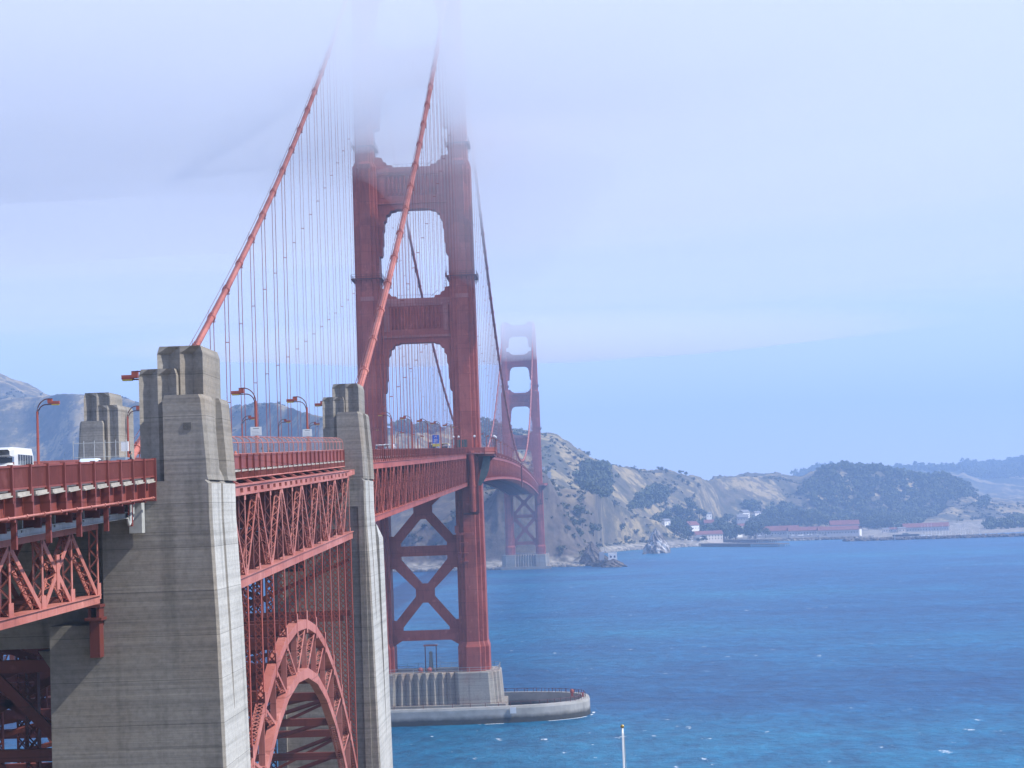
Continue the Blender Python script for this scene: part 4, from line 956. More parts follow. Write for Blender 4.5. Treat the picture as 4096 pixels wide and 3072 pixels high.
for i in range(k_n-1):
    a0, b0 = (B(i), T(i+1)) if (k_n-i) % 2 else (T(i), B(i+1))
    laced(mb, a0, b0, 0.55, 0.42, 0.6, 0.06)
    if i == k_n-3:
        laced(mb, T(i), B(i+1), 0.55, 0.42, 0.6, 0.06) if (k_n-i) % 2 else laced(mb, B(i), T(i+1), 0.55, 0.42, 0.6, 0.06)
        c_ = (B(i)+T(i+1))/2; mb.bar(c_+V((0.3, 0, -1.1)), c_+V((0.3, 0, 1.1)), 0.1, 0.75)
for a_, b_ in zip(nodes2[:-1], nodes2[1:]):
    mb.bar((XT, a_, bt(a_)), (XT, b_, bt(b_)), 0.75, 0.55); mb.bar((XT, a_, bt(a_)+0.3), (XT, b_, bt(b_)+0.3), 1.0, 0.06)
    mb.bar((XT, a_, rail_z(a_)-4.4), (XT, b_, rail_z(b_)-4.4), 0.75, 0.6)
tr = build('truss', mb, FADED, root); wt = tr.copy(); COL.objects.link(wt); wt.location.x = -2*XT
mb = MB()
for y in nodes2:
    z = rail_z(y); mb.bar((-13, y, z-2.5), (12.6, y, z-2.5), 0.3, 2.4, side=(0, 1, 0)); mb.bar((-XT, y, bt(y)), (XT, y, bt(y)), 0.5, 0.5, side=(0, 1, 0))
    for k in range(4):
        x0 = -XT+k*XT/2; mb.bar((x0, y, bt(y)), (x0+XT/4, y, z-4.4), 0.25, 0.3, side=(0, 1, 0)); mb.bar((x0+XT/4, y, z-4.4), (x0+XT/2, y, bt(y)), 0.25, 0.3, side=(0, 1, 0))
for i in range(k_n-1):
    for s_ in (-1, 1): laced(mb, (s_*XT, nodes2[i], bt(nodes2[i])), (-s_*XT, nodes2[i+1], bt(nodes2[i+1])), 0.35, 0.3, 1.2, 0.08)
for xs_ in (-9, -4.5, 0, 4.5, 9, 11.4): mb.bar((xs_, y0_, rail_z(y0_)-2.6), (xs_, -457, rail_z(-457)-2.6), 0.3, 1.9)
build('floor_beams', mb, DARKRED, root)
# grey maintenance rail hung under the deck edge
mb = MB(); XG = 12.0
mb.bar((XG, -510, 59.95), (XG, -455.9, 61.52), 0.42, 0.05, side=(1, 0, 0)); mb.bar((XG, -510, 59.75), (XG, -455.9, 61.32), 0.06, 0.36); mb.bar((XG, -510, 59.55), (XG, -455.9, 61.13), 0.42, 0.05)
hg = build('maintenance_rail', mb, GREY, root)
mb = MB()
for i in range(7):
    y = -462.4-7.45*i; z = 61.33+(y+455.9)*0.029; mb.bar((XG-0.05, y, z), (XG-0.05, y, z+1.3), 0.3, 0.22); mb.loft([[(XG-0.2, y-0.8, z+1.0), (XG-0.2, y-0.5, z+0.75), (XG-0.2, y+0.5, z+0.75), (XG-0.2, y+0.8, z+1.0), (XG-0.2, y+0.8, z+1.6), (XG-0.2, y-0.8, z+1.6)], [(XG+0.05, y-0.8, z+1.0), (XG+0.05, y-0.5, z+0.75), (XG+0.05, y+0.5, z+0.75), (XG+0.05, y+0.8, z+1.0), (XG+0.05, y+0.8, z+1.6), (XG+0.05, y-0.8, z+1.6)]])
build('rail_hanger', mb, GREYD, hg)
mb = MB().box(12.3, 13.2, -457.3, -456.3, 60.0, 63.3)
for k in range(3):
    pts = [(12.9+0.1*k, -459.2-0.9*k+0.55*math.cos(a), 61.9-0.15*k+1.0*math.sin(a)) for a in np.linspace(-2.6, 0.9, 9)]
    mb.tube(pts, 0.09, 6)
build('cable_loops', mb, GREY, root)

# ------------------------------------------------------------------ steel trestle below the approach (seen lower left)
root = thing('portal_bracing', (0, 0, 0), 'dark braced steel frame behind the nearest pylon, bottom left corner', 'bracing')
mb = MB()
YT = -450.5
for z in (50.5, 44, 37.5, 30): mb.bar((-6.3, YT, z), (6.3, YT, z), 0.7, 0.9, side=(0, 1, 0))
for z in (44, 37.5, 30):
    mb.bar((-6.3, YT, z), (0, YT, z+6.5), 0.4, 0.75, side=(0, 1, 0)); mb.bar((6.3, YT, z), (0, YT, z+6.5), 0.4, 0.75, side=(0, 1, 0))
    mb.bar((-6.3, YT+6, z), (6.3, YT+6, z+6.5), 0.4, 0.6, side=(0, 1, 0)); mb.bar((6.3, YT+6, z), (-6.3, YT+6, z+6.5), 0.4, 0.6, side=(0, 1, 0))
for xx in (-2.6, 2.6): laced(mb, (xx, YT+3, 20), (xx, YT+3, 51), 0.9, 0.8, 1.0, 0.1, cross=True)
build('trestle_frame', mb, DARKRED, root)

# ------------------------------------------------------------------ cables
def z_side(y): return 224.1+0.575*y+3.3e-4*y*y
def z_main(y): return 86.0+139.5*((y-640)/640.0)**2
def cable(x, label):
    root = thing('main_cable', (x, 0, 0), label, 'suspension cable', 'main cables of the bridge')
    mb = MB(); mb.tube([(0, y, z_side(y)) for y in np.linspace(-347, 0, 60)], 0.52, 10)
    build('side_span_cable', mb, CABLE, root, smooth=True)
    mb = MB(); mb.tube([(0, y, z_main(y)) for y in np.linspace(0, 1280, 130)], 0.52, 8)
    build('main_span_cable', mb, CABLE, root, smooth=True)
    mb = MB()
    for sy in (-1, 1): mb.tube([(0.42*sy, y, z_side(y)+1.1) for y in np.linspace(-340, -4, 50)], 0.045, 5)
    build('hand_rope', mb, DARKRED, root)
    n = 0
    far_ = MB(); far_band = MB()
    ys = [-345.6+15.02*i for i in range(1, 23)] + [15.24*i for i in range(1, 84)]
    for y in ys:
        side = y < 0; z = z_side(y) if side else z_main(y); zd = rail_z(y)-2.0
        if z-zd < 2.0: continue
        tgt = MB() if n < 48 else far_; bnd = MB() if n < 48 else far_band
        dz = (z_side(y+0.5)-z_side(y-0.5)) if side else (z_main(y+0.5)-z_main(y-0.5))
        a = V((0, 1, dz)).normalized(); c0 = V((0, y, z))
        bnd.tube([c0-a*0.55, c0-a*0.5, c0+a*0.5, c0+a*0.55], [0.55, 0.68, 0.68, 0.55], 10)
        bnd.box(-0.16, 0.16, y-0.45, y+0.15, z+0.45, z+0.85); bnd.box(-0.62, 0.62, y-0.12, y+0.12, z-0.8, z-0.62)
        if side: bnd.bar((0.35, y-0.3, z+0.3), (0.42, y-0.3, z+1.2), 0.05, 0.05); bnd.bar((-0.35, y-0.3, z+0.3), (-0.42, y-0.3, z+1.2), 0.05, 0.05)
        rr = 0.034 if y < 100 else 0.042
        for dx in (-0.31, 0.31):
            for dy in (-0.06, 0.22) if side and y < -180 else (0.0,):
                tgt.bar((dx, y+dy, zd), (dx, y+dy, z-0.3), rr*1.9, rr*1.9)
        for zz_ in (zd+(z-zd)*0.36, zd+(z-zd)*0.7): 
            if z-zd > 20: tgt.box(-0.36, 0.36, y-0.05, y+0.12, zz_, zz_+0.12)
        if n < 48:
            s_ = build('suspender', tgt, ORANGE, root, fix=False); build('cable_band', bnd, CABLE, s_, fix=False)
        n += 1
    fs = build('suspender', far_, ORANGE, root, fix=False); fs['kind'] = 'stuff'
    fb = build('cable_band', far_band, CABLE, root, fix=False); fb['kind'] = 'stuff'
    if x > 0:   # thin service line slung beside the side-span cable
        pass
    return root
cable(13.72, 'east main cable in front of the near tower, coming down to the middle pylon')
cable(-13.72, 'west main cable left of the near tower, coming down behind the nearest pylon')

# ================================================================== lamps, vehicles, people
def lamp(x, y, d, label, notice=False, name='street_lamp'):
    """tall pole, twin curved arms, lantern box reaching d (+1 east, -1 west)"""
    zr = rail_z(y)-1.2; H_ = 6.55+1.2
    root = thing(name, (x, y, zr), label, 'street lamp', 'lamps along the bridge roadway')
    mb = MB().tube([(0, 0, 0), (0, 0, H_-1.3)], [0.17, 0.12], 8); mb.box(-0.24, 0.24, -0.24, 0.24, 0, 0.9); build('pole', mb, ORANGE, root)
    mb = MB()
    pts = [(d*1.2*(1-math.cos(a)), 0, H_-1.35+1.35*math.sin(a)) for a in np.linspace(0, math.pi/2, 9)] + [(d*1.65, 0, H_-0.02)]
    mb.tube(pts, 0.06, 6)
    pts = [(d*(0.08+0.85*(1-math.cos(a))), 0, H_-1.6+1.0*math.sin(a)) for a in np.linspace(0, math.pi/2, 8)] + [(d*1.6, 0, H_-0.6)]
    mb.tube(pts, 0.06, 6); build('arm', mb, DARKRED, root)
    mb = MB(); mb.box(min(d*1.15, d*1.62), max(d*1.15, d*1.62), -0.22, 0.22, H_-0.5, H_-0.06); mb.box(min(d*1.5, d*2.38), max(d*1.5, d*2.38), -0.2, 0.2, H_-0.58, H_-0.26)
    hd = build('lantern', mb, ORANGE, root)
    build('lens', MB().box(min(d*1.58, d*2.32), max(d*1.58, d*2.32), -0.17, 0.17, H_-0.69, H_-0.58), YELLOW, hd)
    if notice:
        mb = MB().box(-0.55, 0.55, -0.26, -0.22, 3.0, 3.85); nb = build('notice_board', mb, WHITE, root)
        mb = MB(); mb.box(-0.30, 0.30, -0.268, -0.262, 3.66, 3.72)
        for k in range(3): mb.box(-0.42, 0.42-0.1*k, -0.268, -0.262, 3.12+k*0.15, 3.14+k*0.15)
        build('notice_print', mb, GREYD, nb)
    return root
for y, lab, no in ((-448.5, 'lamp whose lantern pokes out left of the biggest pylon near its top', 0), (-398.4, 'tall lamp with white notice on its pole, just right of the biggest pylon', 1), (-358.5, 'lamp with a white notice on its pole, just left of the middle pylon', 1),
                   (-331.5, 'lamp hidden by the middle pylon, only its lantern showing to the left', 0), (-288.5, 'lamp whose curved arm shows just right of the middle pylon top', 0), (-242, 'first full lamp seen between the near tower legs, against the west leg', 0),
                   (-195.6, 'second lamp between the near tower legs, beside the dark hilltop grove', 0), (-150.5, 'third lamp between the near tower legs', 0), (-105.2, 'fourth lamp between the near tower legs, above the blue sign', 0), (-58.2, 'fifth lamp, left of the near tower east leg', 0)):
    lamp(12.5, y, -1, lab, no)
lamp(12.5, -12.5, -1, 'lamp close against the west side of the near tower east leg')
for y, lab in ((-386, 'lamp at the far left facing right, beside the white shuttle bus'), (-341.5, 'lamp in front of the partly hidden left pylon'), (-295, 'small far-side lamp hidden by the biggest pylon'), (-250, 'first short-looking far-side lamp over the fenced deck'), (-205.8, 'second short-looking far-side lamp over the fenced deck'),
               (-159.5, 'far-side lamp just left of the middle pylon'), (-114, 'far-side lamp hidden behind the middle pylon'), (-68, 'far-side lamp in front of the near tower west leg'), (-22, 'far-side lamp at the edge of the near tower west leg'), (67, 'first far-side lamp beyond the near tower'), (113, 'second far-side lamp beyond the near tower'), (159, 'third far-side lamp beyond the near tower')):
    lamp(-12.5, y, 1, lab)
for i in range(12):
    lamp(13.0, 50+i*52, -1, 'one of the small far lamps in line along the arching deck beyond the near tower')
# globe lamps round the tower platform
for x, y, lab in ((16.2, -10.2, 'globe lamp in front of the east leg, left of centre'), (21.6, -5, 'nearest globe lamp at the right corner of the tower platform'), (21.7, 0.5, 'middle globe lamp at the right end of the tower platform'), (21.7, 7, 'rearmost globe lamp at the right end of the tower platform'), (11.6, -10.3, 'globe lamp left of the east leg by the sign'), (10.2, -10.3, 'leftmost globe lamp by the east leg')):
    root = thing('globe_lamp', (x, y, 75.7), lab, 'globe lamp', 'globe lamps on the tower platform')
    build('post', MB().tube([(0, 0, 0), (0, 0, 4.5)], [0.13, 0.09], 6), DARKRED, root)
    build('globe', MB().sphere((0, 0, 4.75), 0.36, 10, 8), WHITE, root, smooth=True)

def car(name, loc, rz, col, label, kind='car'):
    L, W, Hh = {'car': (4.5, 1.8, 1.5), 'van': (5.6, 2.0, 2.5), 'bus': (8.0, 2.4, 2.95), 'coach': (11.0, 2.5, 3.4)}[kind]
    root = thing(name, loc, label, {'car': 'car', 'van': 'van', 'bus': 'bus', 'coach': 'coach'}[kind], rz=rz)
    mt = plain('body_'+name+str(len(MATS)), col, 0.35, 0.04, 0.5)
    def sect(x, w_, zlo, zhi): return [(x, -w_, zlo), (x, w_, zlo), (x, w_*1.0, zlo+(zhi-zlo)*0.72), (x, w_*0.86, zhi), (x, -w_*0.86, zhi), (x, -w_, zlo+(zhi-zlo)*0.72)]
    hw = W/2
    mb = MB()
    if kind == 'car':
        mb.loft([sect(-L/2, hw*.85, .4, .7), sect(-L/2+.15, hw, .3, .92), sect(L/2-1.3, hw, .3, .95), sect(L/2-.15, hw*.95, .3, .72), sect(L/2, hw*.85, .4, .6)])
        mb.loft([sect(-L/2+.35, hw*.8, .9, 1.0), sect(-L/2+1.0, hw*.85, .9, Hh), sect(.45, hw*.85, .9, Hh), sect(L/2-1.35, hw*.85, .9, .98)])
    else:
        mb.loft([sect(-L/2, hw*.96, .4, Hh-.15), sect(-L/2+.15, hw, .35, Hh), sect(L/2-1.7, hw, .35, Hh), sect(L/2-1.3, hw*.98, .35, Hh-.12)])
        mb.loft([sect(L/2-1.35, hw*.97, .35, 1.55), sect(L/2-.15, hw*.9, .35, 1.2), sect(L/2, hw*.85, .45, 1.0)])
        if kind == 'bus': mb.loft([sect(L/2-1.4, hw*.97, Hh-.9, Hh-.02), sect(L/2-.55, hw*.92, Hh-.85, Hh-.1), sect(L/2-.35, hw*.86, Hh-.75, Hh-.25)])
    body = build('body', mb, mt, root)
    g = MB()
    if kind == 'car':
        for s_ in (-1, 1):
            g.box(-L/2+1.0, -.1, s_*hw*.86-.01 if s_ > 0 else -hw*.86-.015, s_*hw*.86+.015 if s_ > 0 else -hw*.86+.01, 1.0, 1.36)
        g.loft([[(.5, -hw*.72, 1.44), (.5, hw*.72, 1.44), (.48, hw*.72, 1.42), (.48, -hw*.72, 1.42)], [(L/2-1.42, -hw*.8, 1.02), (L/2-1.42, hw*.8, 1.02), (L/2-1.44, hw*.8, 1.0), (L/2-1.44, -hw*.8, 1.0)]])
        g.loft([[(-L/2+.98, -hw*.72, 1.45), (-L/2+.98, hw*.72, 1.45), (-L/2+1.0, hw*.72, 1.43), (-L/2+1.0, -hw*.72, 1.43)], [(-L/2+.38, -hw*.78, 1.05), (-L/2+.38, hw*.78, 1.05), (-L/2+.4, hw*.78, 1.03), (-L/2+.4, -hw*.78, 1.03)]])
    else:
        g.loft([[(L/2-1.22, -hw*.84, 1.5), (L/2-1.22, hw*.84, 1.5), (L/2-1.3, hw*.84, 1.5), (L/2-1.3, -hw*.84, 1.5)], [(L/2-1.26, -hw*.84, Hh-.95), (L/2-1.26, hw*.84, Hh-.95), (L/2-1.34, hw*.84, Hh-.95), (L/2-1.34, -hw*.84, Hh-.95)]])
        n = int((L-2.6)/0.85)
        for k in range(n):
            for s_ in (-1, 1): g.box(-L/2+.5+k*.85, -L/2+1.22+k*.85, s_*hw-.012, s_*hw+.012, 1.35, Hh-.65)
    build('windows', g, GLASS, root)
    for sx in (-L/2+.85, L/2-.9):
        for s_ in (-1, 1):
            wl = build('wheel', MB().tube([(sx, s_*(hw-.2), .34), (sx, s_*(hw+.01), .34)], .34, 12), BLACK, root)
            build('rim', MB().tube([(sx, s_*(hw-.02), .34), (sx, s_*(hw+.03), .34)], .19, 10), GREY, wl)
    for s_ in (-1, 1):
        build('headlight', MB().box(L/2-.06, L/2+.015, min(s_*.5*hw, s_*.8*hw), max(s_*.5*hw, s_*.8*hw), .62, .8), WHITE, root)
    return root
def onroad(x, y): return (x, y, road_z(y)-0.08)
b_ = car('shuttle_bus', onroad(-2.4, -434.2), -math.pi/2, (0.62, 0.64, 0.66), 'white shuttle bus on the roadway at the far left, cut by the picture edge', 'bus'); b_.scale = (0.9, 0.9, 0.88)
mb = MB().box(2.615, 2.63, -0.8, 0.15, 2.35, 2.5); 
car('car', onroad(1.8, -424), -math.pi/2, (0.62, 0.70, 0.78), 'pale blue car, only its roof above the left railing, nearer the bus')
car('car', onroad(1.8, -412), -math.pi/2, (0.12, 0.16, 0.22), 'dark car with roof just above the railing, left of the biggest pylon')
car('van', onroad(4, -172), -math.pi/2, (0.80, 0.80, 0.80), 'white van on the deck in front of the near tower west leg', 'van')
car('pickup_van', onroad(7.4, -190), -math.pi/2, (0.75, 0.75, 0.76), 'pale van right behind the white van on the deck', 'van')
car('tour_coach', onroad(4, -4), -math.pi/2, (0.42, 0.36, 0.50), 'violet and white coach seen between the lamps beyond the near tower', 'coach')
car('coach', onroad(4, 52), -math.pi/2, (0.72, 0.62, 0.35), 'cream coach on the deck right of the blue sign', 'coach')

def person(loc, rz, cloth, label, arm=0.3):
    vs = [(0, 0, .92), (0, 0, 1.15), (0, .01, 1.38), (0, 0, 1.50), (0, -.02, 1.56), (.19, 0, 1.40), (-.19, 0, 1.40), (.26, -.06-arm*.2, 1.14), (-.26, -.06-arm*.2, 1.14), (.22, -.1-arm, 1.05), (-.22, -.1-arm, 1.05),
          (.10, 0, .86), (-.10, 0, .86), (.11, -.03, .48), (-.11, -.03, .48), (.11, .01, .08), (-.11, .01, .08), (.11, -.14, .04), (-.11, -.14, .04)]
    ed = [(0, 1), (1, 2), (2, 3), (3, 4), (2, 5), (2, 6), (5, 7), (6, 8), (7, 9), (8, 10), (0, 11), (0, 12), (11, 13), (12, 14), (13, 15), (14, 16), (15, 17), (16, 18)]
    rd = [.15, .14, .17, .06, .06, .07, .07, .05, .05, .035, .035, .1, .1, .07, .07, .05, .05, .04, .04]
    me = bpy.data.meshes.new('person'); me.from_pydata(vs, ed, []); o = bpy.data.objects.new('person', me); COL.objects.link(o)
    md = o.modifiers.new('s', 'SKIN'); sv = me.skin_vertices[0].data
    for i, r_ in enumerate(rd): sv[i].radius = (r_, r_*0.8)
    sv[0].use_root = True
    o.modifiers.new('d', 'SUBSURF').levels = 1; o.modifiers['d'].render_levels = 1
    me.materials.append(cloth); o.location = loc; o.rotation_euler[2] = rz; tag(o, label, 'person')
    hd = MB().sphere((0, -.02, 1.68), (.085, .1, .12), 10, 8); hd.box(-.015, .015, -.14, -.1, 1.65, 1.69); build('head', hd, SKINM, o, smooth=True)
    hr = MB().sphere((0, .015, 1.72), (.1, .1, .115), 10, 8); build('hair', hr, CLOTHD, o, smooth=True)
    return o
person((13.3, -461.0, rail_z(-461)-1.22), math.pi*0.6, CLOTHD, 'person in dark clothes leaning on the left railing beside the biggest pylon')
person((14.3, -407, rail_z(-407)-1.22), math.pi*0.9, CLOTHL, 'person in a pale jacket behind the curved wire fence')
person((13.9, -399.5, rail_z(-399.5)-1.22), 0.3, CLOTHD, 'person in dark clothes behind the fence, near the notice lamp')
person((12.6, -286, rail_z(-286)-1.22), 0.2, CLOTHD, 'person in dark clothes on the deck just right of the middle pylon')
# traffic cones on the fenced deck
for x, y, lab in ((12.4, -411, 'larger orange cone behind the fence on the near deck'), (12.0, -433, 'faint orange cone behind the fence close to the biggest pylon')):
    root = thing('traffic_cone', (x, y, road_z(y)+0.15), lab, 'traffic cone', 'traffic cones on the near deck')
    build('cone', MB().tube([(0, 0, .05), (0, 0, 1.5)], [.42, .08], 12), CONE, root); build('foot', MB().box(-.5, .5, -.5, .5, 0, .06), BLACK, root)
# signs on the deck
root = thing('blue_sign', (10.9, -100, road_z(-100)), 'blue sign with white marks above a yellow plate, on the deck between the tower legs', 'road sign')
build('sign_post', MB().tube([(0, 0.1, 0), (0, 0.1, 3.9)], 0.08, 6), GREYD, root)
pnl = build('blue_panel', MB().box(-.8, .8, -.03, .03, 2.6, 4.6), BLUE, root)
mb = MB()
for k, (x0, x1) in enumerate(((-.5, .4), (-.55, .1), (-.4, .5), (-.5, .45))): mb.box(x0, x1, -.04, -.032, 2.85+k*.22, 2.93+k*.22)
mb.tube([(-.15, -.036, 4.3), (.2, -.036, 4.3)], .06, 6); mb.bar((-.2, -.036, 4.25), (-.3, -.036, 4.0), .07, .02); mb.bar((.25, -.036, 4.25), (.3, -.036, 3.95), .07, .02)
build('white_marks', mb, WHITE, pnl); build('yellow_plate', MB().box(-.85, .85, -.03, .03, 1.85, 2.45), YELLOW, root)
root = thing('speed_sign', (11.6, -42, road_z(-42)), 'pale grey speed limit sign beside the near tower east leg', 'road sign')
build('sign_post', MB().tube([(0, 0.1, 0), (0, 0.1, 3.7)], 0.06, 6), GREYD, root)
pnl = build('white_panel', MB().box(-.55, .55, -.03, .03, 2.2, 3.75), GREY, root)
for txt, z, sz in (('SPEED', 3.42, .30), ('LIMIT', 3.12, .30), ('45', 2.35, .85)):
    cu = bpy.data.curves.new('lettering', 'FONT'); cu.body = txt; cu.size = sz; cu.align_x = 'CENTER'; cu.extrude = .003
    tmp = bpy.data.objects.new('tmp', cu); COL.objects.link(tmp); bpy.context.view_layer.update()
    me = bpy.data.meshes.new_from_object(tmp); bpy.data.objects.remove(tmp); me.materials.clear(); me.materials.append(BLACK)
    o = bpy.data.objects.new('lettering', me); COL.objects.link(o); o.location = (0, -.036, z); o.rotation_euler = (math.pi/2, 0, 0); o.parent = pnl
root = thing('utility_panel', (13.0, -10.4, 75.7), 'dark green board fixed at the foot of the east leg above the deck', 'board')
build('board', MB().box(-1.9, 1.1, -.05, .05, 1.7, 3.9), plain('green_board', (0.05, 0.09, 0.08), 0.6, 0.2, 1), root)
root = thing('equipment_box', (-11.6, -347.5, 67.9), 'small white box fixed to the partly hidden left pylon', 'equipment box')
build('box', MB().box(-.45, .45, -.3, 0, 1.3, 2.5), WHITE, root)
# chain fence posts by the left pylon
root = thing('chain_fence', (-13, -352, 67.3), 'thin chain link fence in front of the partly hidden left pylon', 'fence')
mb = MB()
for k in range(6): mb.tube([(-4+k*1.3, 0, 0), (-4+k*1.3, 0, 3.2)], .05, 5)
for z in (1.2, 2.9): mb.tube([(-4, 0, z), (2.5, 0, z)], .035, 5)
build('posts', mb, GREY, root)
# flagpole at the lower right
p = at_y(2489, 2897, -500.0)
root = thing('flagpole', (p.x, p.y, hz_s if False else p.z-17), 'white flagpole with a gilt ball, rising at the bottom of the picture', 'flagpole')
build('pole', MB().tube([(0, 0, -16), (0, 0, 16.8)], [0.10, 0.045], 10), WHITE, root, smooth=True)
build('ball', MB().sphere((0, 0, 16.9), 0.095, 10, 8), plain('gilt', (0.45, 0.33, 0.12), 0.35, 0.1, 1, metal=0.6), root, smooth=True)
build('halyard', MB().tube([(0.06, -0.05, 16.6), (0.26, -0.1, 9), (0.2, -0.05, -10)], 0.012, 4), GREY, root)

# ================================================================== north shore: vegetation
def leaf_cloud(n, rx, ry, rz_, zc, seed, leaf=1.0, lobes=7):
    g = np.random.default_rng(seed); mb_v = []; mb_f = []
    cs = g.normal(0, 0.42, (lobes, 3))*[rx, ry, rz_*0.8]; rs = g.uniform(0.35, 0.62, lobes)
    k = g.integers(0, lobes, n); d = g.normal(0, 1, (n, 3)); d /= np.linalg.norm(d, axis=1)[:, None]
    rad = g.uniform(0.72, 1.0, n)[:, None]
    P_ = cs[k]+d*rad*rs[k][:, None]*[rx, ry, rz_]; P_[:, 2] += zc
    nrm = d+g.normal(0, 0.45, (n, 3)); nrm /= np.linalg.norm(nrm, axis=1)[:, None]
    up = g.normal(0, 1, (n, 3)); u = np.cross(nrm, up); u /= np.linalg.norm(u, axis=1)[:, None]; v = np.cross(nrm, u)
    s_ = leaf*g.uniform(0.55, 1.25, (n, 1))
    vs = np.stack([P_-u*s_, P_-v*s_*0.8, P_+u*s_, P_+v*s_*0.8], 1).reshape(-1, 3)
    return vs, np.arange(4*n).reshape(n, 4)
TREEM = []
for i in range(6):
    vs, fs = leaf_cloud(420, 5.2, 5.2, 4.6, 8.2, 100+i, 0.85, 6+i)
    me = bpy.data.meshes.new('crown'); me.from_pydata(vs.tolist(), [], fs.tolist()); me.materials.append(LEAF); TREEM.append(me)
mb = MB().tube([(0, 0, -1.5), (0.1, 0, 3.5), (-0.1, 0.1, 7)], [0.5, 0.35, 0.15], 6); mb.tube([(0.1, 0, 3.4), (2, 0.5, 6.8)], [.22, .08], 5); mb.tube([(0, 0, 4), (-1.8, -.6, 7)], [.2, .07], 5)
me_t = bpy.data.meshes.new('trunk'); me_t.from_pydata(mb.v, [], mb.f); me_t.materials.append(BARK)
def tree(px, py, d, h, label, wd=1.0, group='trees on the far shore'):
    P_ = at_d(px, py, d); z = hz(P_.x, P_.y)
    root = thing('tree', (P_.x, P_.y, z), label, 'tree', group, rz=random.uniform(0, 6.28)); s_ = h/13.0; root.scale = (s_*wd, s_*wd, s_)
    c_ = bpy.data.objects.new('crown', random.choice(TREEM)); COL.objects.link(c_); c_.parent = root
    t_ = bpy.data.objects.new('trunk', me_t); COL.objects.link(t_); t_.parent = root
    return root
def clump(mesh_list, pts, name, label_kind, mat):
    """many plants as one mass"""
    VV = []; FF = []; n0 = 0
    for (x, y, z, s_, k) in pts:
        vs, fs = mesh_list[k]; a = random.uniform(0, 6.28); c_, q = math.cos(a)*s_, math.sin(a)*s_
        v2 = np.empty_like(vs); v2[:, 0] = vs[:, 0]*c_-vs[:, 1]*q+x; v2[:, 1] = vs[:, 0]*q+vs[:, 1]*c_+y; v2[:, 2] = vs[:, 2]*s_+z
        VV.append(v2); FF.append(fs+n0); n0 += len(vs)
    VV = np.concatenate(VV); FF = np.concatenate(FF)
    me = bpy.data.meshes.new(name); me.vertices.add(len(VV)); me.vertices.foreach_set('co', VV.ravel())
    me.loops.add(FF.size); me.loops.foreach_set('vertex_index', FF.ravel().astype(np.int32)); me.polygons.add(len(FF))
    me.polygons.foreach_set('loop_start', np.arange(0, FF.size, 4, dtype=np.int32)); me.update(); me.validate()
    me.materials.append(mat); o = bpy.data.objects.new(name, me); COL.objects.link(o); o['kind'] = label_kind; return o
WOODL = [leaf_cloud(90, 7, 7, 5.5, 6.0, 300+i, 2.0, 6) for i in range(5)]
BUSHL = [leaf_cloud(26, 2.6, 2.6, 1.3, 0.9, 400+i, 1.0, 4) for i in range(5)]
def inpoly(px, py, poly):
    c_ = False; n = len(poly); j = n-1
    for i in range(n):
        if (poly[i][1] > py) != (poly[j][1] > py) and px < (poly[j][0]-poly[i][0])*(py-poly[i][1])/(poly[j][1]-poly[i][1])+poly[i][0]: c_ = not c_
        j = i
    return c_
def to_img(P_):
    d = P_-CV; z = d.dot(F_); return 2048+FPX*d.dot(RV)/z, 1536-FPX*d.dot(UV_)/z
# woods: ground regions (as seen from the viewpoint) that carry trees
wood_regions = [
 ([gR(410, 590), gR(480, 545), gR(560, 480), gR(690, 430), gR(970, 440), gR(1200, 485), gR(1440, 510), gR(1600, 515), gR(1760, 590), gR(1830, 690), gR(1600, 700), gR(1560, 770), gR(1400, 860), gR(1250, 925), gR(850, 905), gR(480, 880), gR(420, 760), gR(500, 700), gR(410, 660)], 2900, 4200, 1900),
 ([g5(340, 600), g5(380, 480), g5(450, 440), g5(640, 470), g5(640, 740), g5(560, 730), g5(400, 650)], 2255, 2900, 150),
 ([g5(890, 760), g5(1000, 650), g5(1090, 625), g5(1150, 700), g5(1060, 790), g5(920, 830), g5(820, 850)], 2400, 3300, 90),
 ([g5(1830, 800), g5(1930, 790), g5(1940, 850), g5(1850, 860)], 2500, 3600, 16),
 ([gR(90, 830), gR(200, 740), gR(320, 720), gR(400, 760), gR(420, 880), gR(120, 900)], 2700, 3600, 120),
 ([gR(1900, 690), gR(1940, 760), gR(1830, 740)], 3000, 4000, 14),
 ([gR(1890, 900), gR(2212, 850), gR(2212, 960), gR(1880, 960)], 2900, 3700, 60),
 ([gD(630, 440), gD(700, 360), gD(800, 350), gD(950, 400), gD(1010, 520), gD(1000, 590), gD(800, 560), gD(640, 510)], 2400, 2750, 42),
 ([gD(1030, 560), gD(1200, 520), gD(1400, 500), gD(1550, 560), gD(1500, 590), gD(1150, 625)], 2400, 2800, 34),
 ([(1930, 1695), (1985, 1690), (2080, 1725), (2080, 1800), (1930, 1790)], 2300, 2900, 40),
]
pts = []
for poly, d0, d1, n in wood_regions:
    got = 0; tries = 0
    x0 = min(p_[0] for p_ in poly); x1 = max(p_[0] for p_ in poly)
    while got < n and tries < n*60:
        tries += 1
        px = random.uniform(x0, x1); d = math.sqrt(random.uniform(d0*d0, d1*d1)); P_ = at_d(px, 2000, d); z = hz(P_.x, P_.y)
        q = to_img(V((P_.x, P_.y, z)))
        q = to_img(V((P_.x, P_.y, z+4)))
        if inpoly(q[0], q[1], poly): pts.append((P_.x, P_.y, z-1, random.uniform(0.75, 1.25)*(1.0 if d > 2500 else 0.85), random.randrange(5))); got += 1
